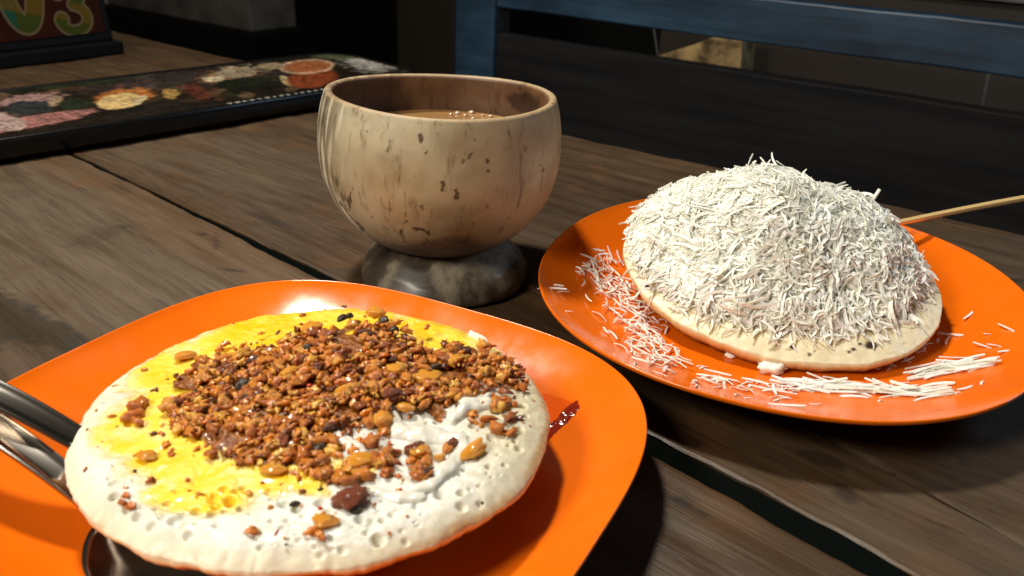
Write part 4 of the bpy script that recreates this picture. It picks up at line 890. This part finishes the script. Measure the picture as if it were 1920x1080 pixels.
HC = (-.003, .0080); HRX, HRY, HH = .0705, .0668, .0350
def hz(x, y):
    u = (x - HC[0]) / HRX; v = (y - HC[1]) / HRY; r2 = u * u + v * v
    if r2 >= 1: return 0
    return HH * ((1 - r2) ** .95 * .70 + .30 * math.exp(-r2 * 4)) + (.0022 * mn.noise(Vector((x * 90, y * 90, 4))) + .0050 * mn.noise(Vector((x * 34, y * 34, 9)))) * min(1, (1 - r2) * 3)
heapT = thing('shredded_white_heap', 'tall white heap of grated shreds on the farther pancake', 'topping', RC); heapT.rotation_euler = RT.to_euler()
V = []; Fs = []; n = 70; sgm = 120
for i in range(n):
    r_ = .96 * i / (n - 1) + .004
    for k in range(sgm):
        a = 2 * math.pi * k / sgm; x = HC[0] + HRX * r_ * math.cos(a); y = HC[1] + HRY * r_ * math.sin(a); V.append((x, y, hz(x, y) * (.985 - .13 * float(ss(-.2, .9, np.array(.7 * -math.sin(a) * r_ + .5 * math.cos(a) * r_)))) + .0006))
Fs = [(i * sgm + k, i * sgm + (k + 1) % sgm, (i + 1) * sgm + (k + 1) % sgm, (i + 1) * sgm + k) for i in range(n - 1) for k in range(sgm)] + [tuple(range(sgm))[::-1]]
me = mesh('packed_core', V, [f_[::-1] for f_ in Fs]); link('packed_core', me, M_HEAP, heapT, kind='stuff')
def shredgeo(L, wdt, th_, bend, twist, nseg=5, taper=True):
    """ribbon bent in its own plane and upward, centred at the origin, along X"""
    pts = []; p = Vector((0, 0, 0)); yaw = -bend[0] / 2; pit = bend[1] / 2
    for i in range(nseg + 1):
        pts.append((p.copy(), yaw, pit)); st_ = L / nseg
        p = p + Vector((math.cos(yaw) * math.cos(pit), math.sin(yaw) * math.cos(pit), math.sin(pit))) * st_; yaw += bend[0] / nseg; pit -= bend[1] / nseg
    mid = pts[nseg // 2][0]; V = []
    for i, (q, yw, pt) in enumerate(pts):
        t = Vector((math.cos(yw) * math.cos(pt), math.sin(yw) * math.cos(pt), math.sin(pt))); s_ = Vector((-math.sin(yw), math.cos(yw), 0)); u = t.cross(s_)
        a = twist * i / nseg; s2 = s_ * math.cos(a) + u * math.sin(a); u2 = -s_ * math.sin(a) + u * math.cos(a); f_ = 1 - .4 * abs(2 * i / nseg - 1) ** 4 if taper else 1
        for (c1, c2) in ((-1, -1), (1, -1), (1, 1), (-1, 1)): V.append(q - mid + s2 * (c1 * wdt * f_ / 2) + u2 * (c2 * th_ / 2))
    Fs = [(i * 4 + k, i * 4 + (k + 1) % 4, (i + 1) * 4 + (k + 1) % 4, (i + 1) * 4 + k) for i in range(nseg) for k in range(4)] + [(3, 2, 1, 0), (nseg * 4, nseg * 4 + 1, nseg * 4 + 2, nseg * 4 + 3)]
    return np.array([list(v) for v in V]), np.array(Fs)
SV = [shredgeo(rnd.uniform(.007, .017), rnd.uniform(.0007, .0015), rnd.uniform(.0002, .0004), (rnd.choice([-1, 1]) * rnd.uniform(.3, 2.4), rnd.uniform(-.4, 1.6)), rnd.uniform(-1.8, 1.8), 7) for _ in range(60)]
SVF = [shredgeo(rnd.uniform(.003, .0075), rnd.uniform(.0006, .0012), rnd.uniform(.0002, .0003), (rnd.uniform(-2.4, 2.4), rnd.uniform(-.2, 1.0)), rnd.uniform(-.8, .8), 4) for _ in range(40)]
SVS = [shredgeo(rnd.uniform(.009, .019), rnd.uniform(.0009, .0014), rnd.uniform(.0004, .0006), (rnd.uniform(-.6, .6), rnd.uniform(-.1, .3)), rnd.uniform(-.6, .6), 4) for _ in range(30)]
def tomesh(g, name='shred'):
    me = bpy.data.meshes.new(name); me.from_pydata(g[0].tolist(), [], g[1].tolist()); me.update(); me.polygons.foreach_set('use_smooth', [False] * len(me.polygons)); me.materials.append(M_SHRED); return me
SM = [tomesh(g) for g in SV]; SMF = [tomesh(g) for g in SVF]; SMS = [tomesh(g) for g in SVS]
def surfmat(x, y, z, nrm, az, pitch, roll, s_=1.0):
    nrm = nrm.normalized(); tx = Vector((math.cos(az), math.sin(az), 0)); tx = (tx - nrm * tx.dot(nrm)).normalized(); ty = nrm.cross(tx)
    M3 = Matrix((tx, ty, nrm)).transposed().to_4x4(); return Matrix.Translation((x, y, z)) @ M3 @ Matrix.Rotation(-pitch, 4, 'Y') @ Matrix.Rotation(roll, 4, 'X') @ Matrix.Scale(s_, 4)
def hn(x, y):
    e = .003; return Vector((-(hz(x + e, y) - hz(x - e, y)) / (2 * e), -(hz(x, y + e) - hz(x, y - e)) / (2 * e), 1))
big, small = [], []
for k in range(13500):
    r_ = math.sqrt(rnd.random()) * 1.0; a = rnd.uniform(0, 2 * math.pi); x = HC[0] + HRX * r_ * math.cos(a); y = HC[1] + HRY * r_ * math.sin(a)
    fr = max(0, -math.sin(a)) * r_      # towards the camera
    rt = math.cos(a) * r_
    coarse = rnd.random() < .10 + .50 * float(ss(.05, .7, np.array(.7 * fr + .45 * rt)))
    if r_ > .82 and rnd.random() < .35: continue
    nrm = hn(x, y); z = hz(x, y) + (rnd.uniform(-.0030, .0030) if coarse else rnd.uniform(-.0006, .0003))
    az = rnd.uniform(0, 6.28); pit = rnd.gauss(0, .22 if coarse else .16)
    if r_ > .7: az = a + rnd.gauss(0, .9); pit = rnd.gauss(-.08, .15)
    M4 = surfmat(x, y, z + .0004, nrm, az, pit, rnd.gauss(0, .35), rnd.uniform(.75, 1.15) if coarse else rnd.uniform(.8, 1.3))
    (big if coarse else small).append((M4, fr))
for k in range(150):
    a = rnd.uniform(math.radians(170), math.radians(400)); r_ = rnd.uniform(.15, .98); x0_ = HC[0] + HRX * r_ * math.cos(a); y0_ = HC[1] + HRY * r_ * math.sin(a); az0 = rnd.uniform(0, 6.28); sc0 = rnd.uniform(.8, 1.4)
    if r_ > .75: az0 = a + rnd.gauss(0, .8)
    g0 = rnd.choice(range(60))
    for q in range(rnd.randint(3, 7)):
        x = x0_ + rnd.gauss(0, .0016); y = y0_ + rnd.gauss(0, .0016)
        big.append((surfmat(x, y, hz(x, y) + rnd.uniform(0, .0030) + .0006, hn(x, y), az0 + rnd.gauss(0, .18), rnd.gauss(.05, .2), rnd.gauss(0, .3), sc0 * rnd.uniform(.85, 1.15)), max(0, -math.sin(a)) * r_ + .3, (g0 + q % 2) % 60))
# stragglers hanging over the front of the pancake
for k in range(380):
    a = rnd.uniform(math.radians(188), math.radians(372)); r_ = rnd.uniform(.84, 1.07); x = HC[0] + HRX * r_ * math.cos(a); y = HC[1] + HRY * r_ * math.sin(a)
    if math.hypot(x, y) > RRAD * 1.0: continue
    t = math.hypot(x, y) / RRAD; z = .0030 * (1 - float(ss(.35, 1.0, np.array(t)))) - .0048 * max(0, (t - .62) / .38) ** 2.0 + .0012
    big.append((surfmat(x, y, z, Vector((x * 2, y * 2, .12)) if t > .9 else Vector((x, y, .3)), a + rnd.gauss(0, .7), rnd.gauss(-.05, .12), rnd.gauss(0, .3), rnd.uniform(.6, 1.05)), 1))
small = [t_ for t_ in small]
big.sort(key=lambda t: -t[1] - rnd.random() * .5)
for it_ in big[:299]:
    M4 = it_[0]; o_ = bpy.data.objects.new('shred', SM[it_[2]] if len(it_) > 2 else rnd.choice(SM)); COL.objects.link(o_); o_.parent = heapT; o_.matrix_local = M4
def joined(name, lst, geos, parent):
    VV_, FF_, off = [], [], 0
    for it_ in lst:
        M4 = it_[0]; v_, f_ = geos[it_[2]] if len(it_) > 2 else rnd.choice(geos); A4 = np.array(M4); VV_.append(v_ @ A4[:3, :3].T + A4[:3, 3]); FF_.append(f_ + off); off += len(v_)
    me = bpy.data.meshes.new(name); me.from_pydata(np.vstack(VV_).tolist(), [], np.vstack(FF_).tolist()); me.update(); return link(name, me, M_SHRED, parent, smooth=False, kind='stuff')
joined('coarse_shreds', big[300:], SV, heapT); joined('fine_shreds', small, SVF, heapT)
# the single long shred standing up at the back right
x, y = .045, .022; o_ = bpy.data.objects.new('shred', tomesh(shredgeo(.013, .0016, .0008, (.2, .1), .2, 4, False))); COL.objects.link(o_); o_.parent = heapT
o_.matrix_local = Matrix.Translation((x, y, hz(x, y) + .004)) @ Matrix.Rotation(-1.3, 4, 'Y')

# loose shreds lying on the farther plate
def drift(name, label, path, wpx, cnt, geos, alignpx=.5, s0=.8, s1=1.15, pile=.0012):
    pts = [q_ for q_ in (PR.hit(x, y) for x, y in path) if q_ is not None]; org = sum(pts, Vector()) / len(pts); t = thing(name, label, 'shreds', org)
    for k in range(cnt):
        q = rnd.random() * (len(path) - 1); i = int(q); f_ = q - i; ax_, ay_ = path[i]; bx_, by_ = path[i + 1]
        L = math.hypot(bx_ - ax_, by_ - ay_); nx_, ny_ = -(by_ - ay_) / L, (bx_ - ax_) / L; g_ = rnd.gauss(0, .45)
        p = PR.hit(ax_ + (bx_ - ax_) * f_ + nx_ * wpx * g_, ay_ + (by_ - ay_) * f_ + ny_ * wpx * g_ * .8)
        if p is None: continue
        pa, pb = PR.hit(ax_, ay_), PR.hit(bx_, by_)
        if pa is None or pb is None: continue
        az = math.atan2(pb.y - pa.y, pb.x - pa.x) + rnd.gauss(0, alignpx)
        e = .004; zx = (PR.z(p.x + e, p.y) or p.z) - (PR.z(p.x - e, p.y) or p.z); zy = (PR.z(p.x, p.y + e) or p.z) - (PR.z(p.x, p.y - e) or p.z)
        nrm = Vector((-zx / (2 * e), -zy / (2 * e), 1)); o_ = bpy.data.objects.new('shred', rnd.choice(geos)); COL.objects.link(o_); o_.parent = t
        h_ = rnd.random() * pile * math.exp(-abs(g_)); o_.matrix_local = surfmat(p.x - org.x, p.y - org.y, p.z - org.z + .0005 + h_, nrm, az, rnd.gauss(0, .10), rnd.gauss(0, .3), rnd.uniform(s0, s1))
    return t
drift('shred_drift', 'long drift of white shreds down the left side of the farther plate', [(1072, 452), (1100, 490), (1145, 530), (1180, 590), (1215, 640), (1262, 692)], 50, 298, SMS + SM, .8, .5, .95, .004)
drift('shred_drift', 'band of straight white shreds on the front rim of the farther plate', [(1490, 722), (1550, 728), (1640, 735), (1755, 738)], 15, 110, SMS, .18, .8, 1.4, .002)
drift('shred_drift', 'small bundle of parallel white shreds lower right of the heaped pancake', [(1710, 704), (1780, 692), (1838, 686)], 17, 60, SMS, .15, .8, 1.3, .002)
drift('shred_drift', 'sparse curly shreds on plate rim left of the pale lump', [(1300, 715), (1360, 722), (1440, 735), (1500, 735)], 22, 50, SMF + SMS[:5], .8, .7, 1.2)
drift('shred_drift', 'few shreds caught in the shadow right under the heaped pancake', [(1640, 690), (1720, 660), (1790, 620)], 18, 26, SMF + SMS[:6], .8, .7, 1.1)
for (px_, py_, az, big_) in ((1140, 432, -.3, 1), (1153, 420, 0, 0), (1035, 542, 0, 1), (1050, 548, .1, 1), (1042, 536, -.2, 1), (1063, 585, 0, 0), (1850, 652, -.7, 1), (1885, 660, .2, 1), (1870, 650, -.6, 1), (1895, 620, -1.2, 1), (1820, 590, .9, 1), (1852, 628, 0, 0), (1810, 730, .5, 1), (1790, 738, .3, 0), (1840, 718, .7, 0), (1318, 690, .3, 0), (1312, 688, 0, 0), (1345, 700, -.4, 1), (1290, 735, 0, 0), (1475, 762, 0, 1), (1530, 760, .2, 0), (1455, 722, 0, 0), (1490, 730, 0, 0), (1650, 752, 0, 0), (1740, 520, 1.0, 0), (1755, 455, .3, 1), (1745, 478, .6, 1), (1780, 462, 0, 1), (1710, 440, 0, 0), (1400, 748, .2, 0)):
    p = PR.hit(px_, py_)
    if p is None: continue
    o_ = bpy.data.objects.new('loose_shred', rnd.choice(SMS if big_ else SMF)); COL.objects.link(o_); o_.matrix_world = surfmat(p.x, p.y, p.z + .0005, Vector((0, 0, 1)), az, 0, 0, .8)
    where = 'left rim' if px_ < 1200 else 'right side' if px_ > 1770 and py_ > 540 else 'back rim' if py_ < 540 else 'front rim'; tag(o_, 'single white shred lying apart on the %s of the farther orange plate' % where, 'shred', 'loose shreds on the ' + where)
def lump(px_, py_, s_, label):
    p = PR.hit(px_, py_); me = blobmesh('pancake_lump', 3, M_HEAP, px_ * .1, (1.25, .9, .75), .35, 1.5); o_ = link('pancake_lump', me); o_.location = p + Vector((0, 0, s_ * .5)); o_.scale = (s_,) * 3; tag(o_, label, 'crumb')
lump(1446, 696, .0046, 'largest pale lump on the farther plate in front of its pancake'); lump(1370, 669, .0020, 'small round pale crumb left of the pale lump')
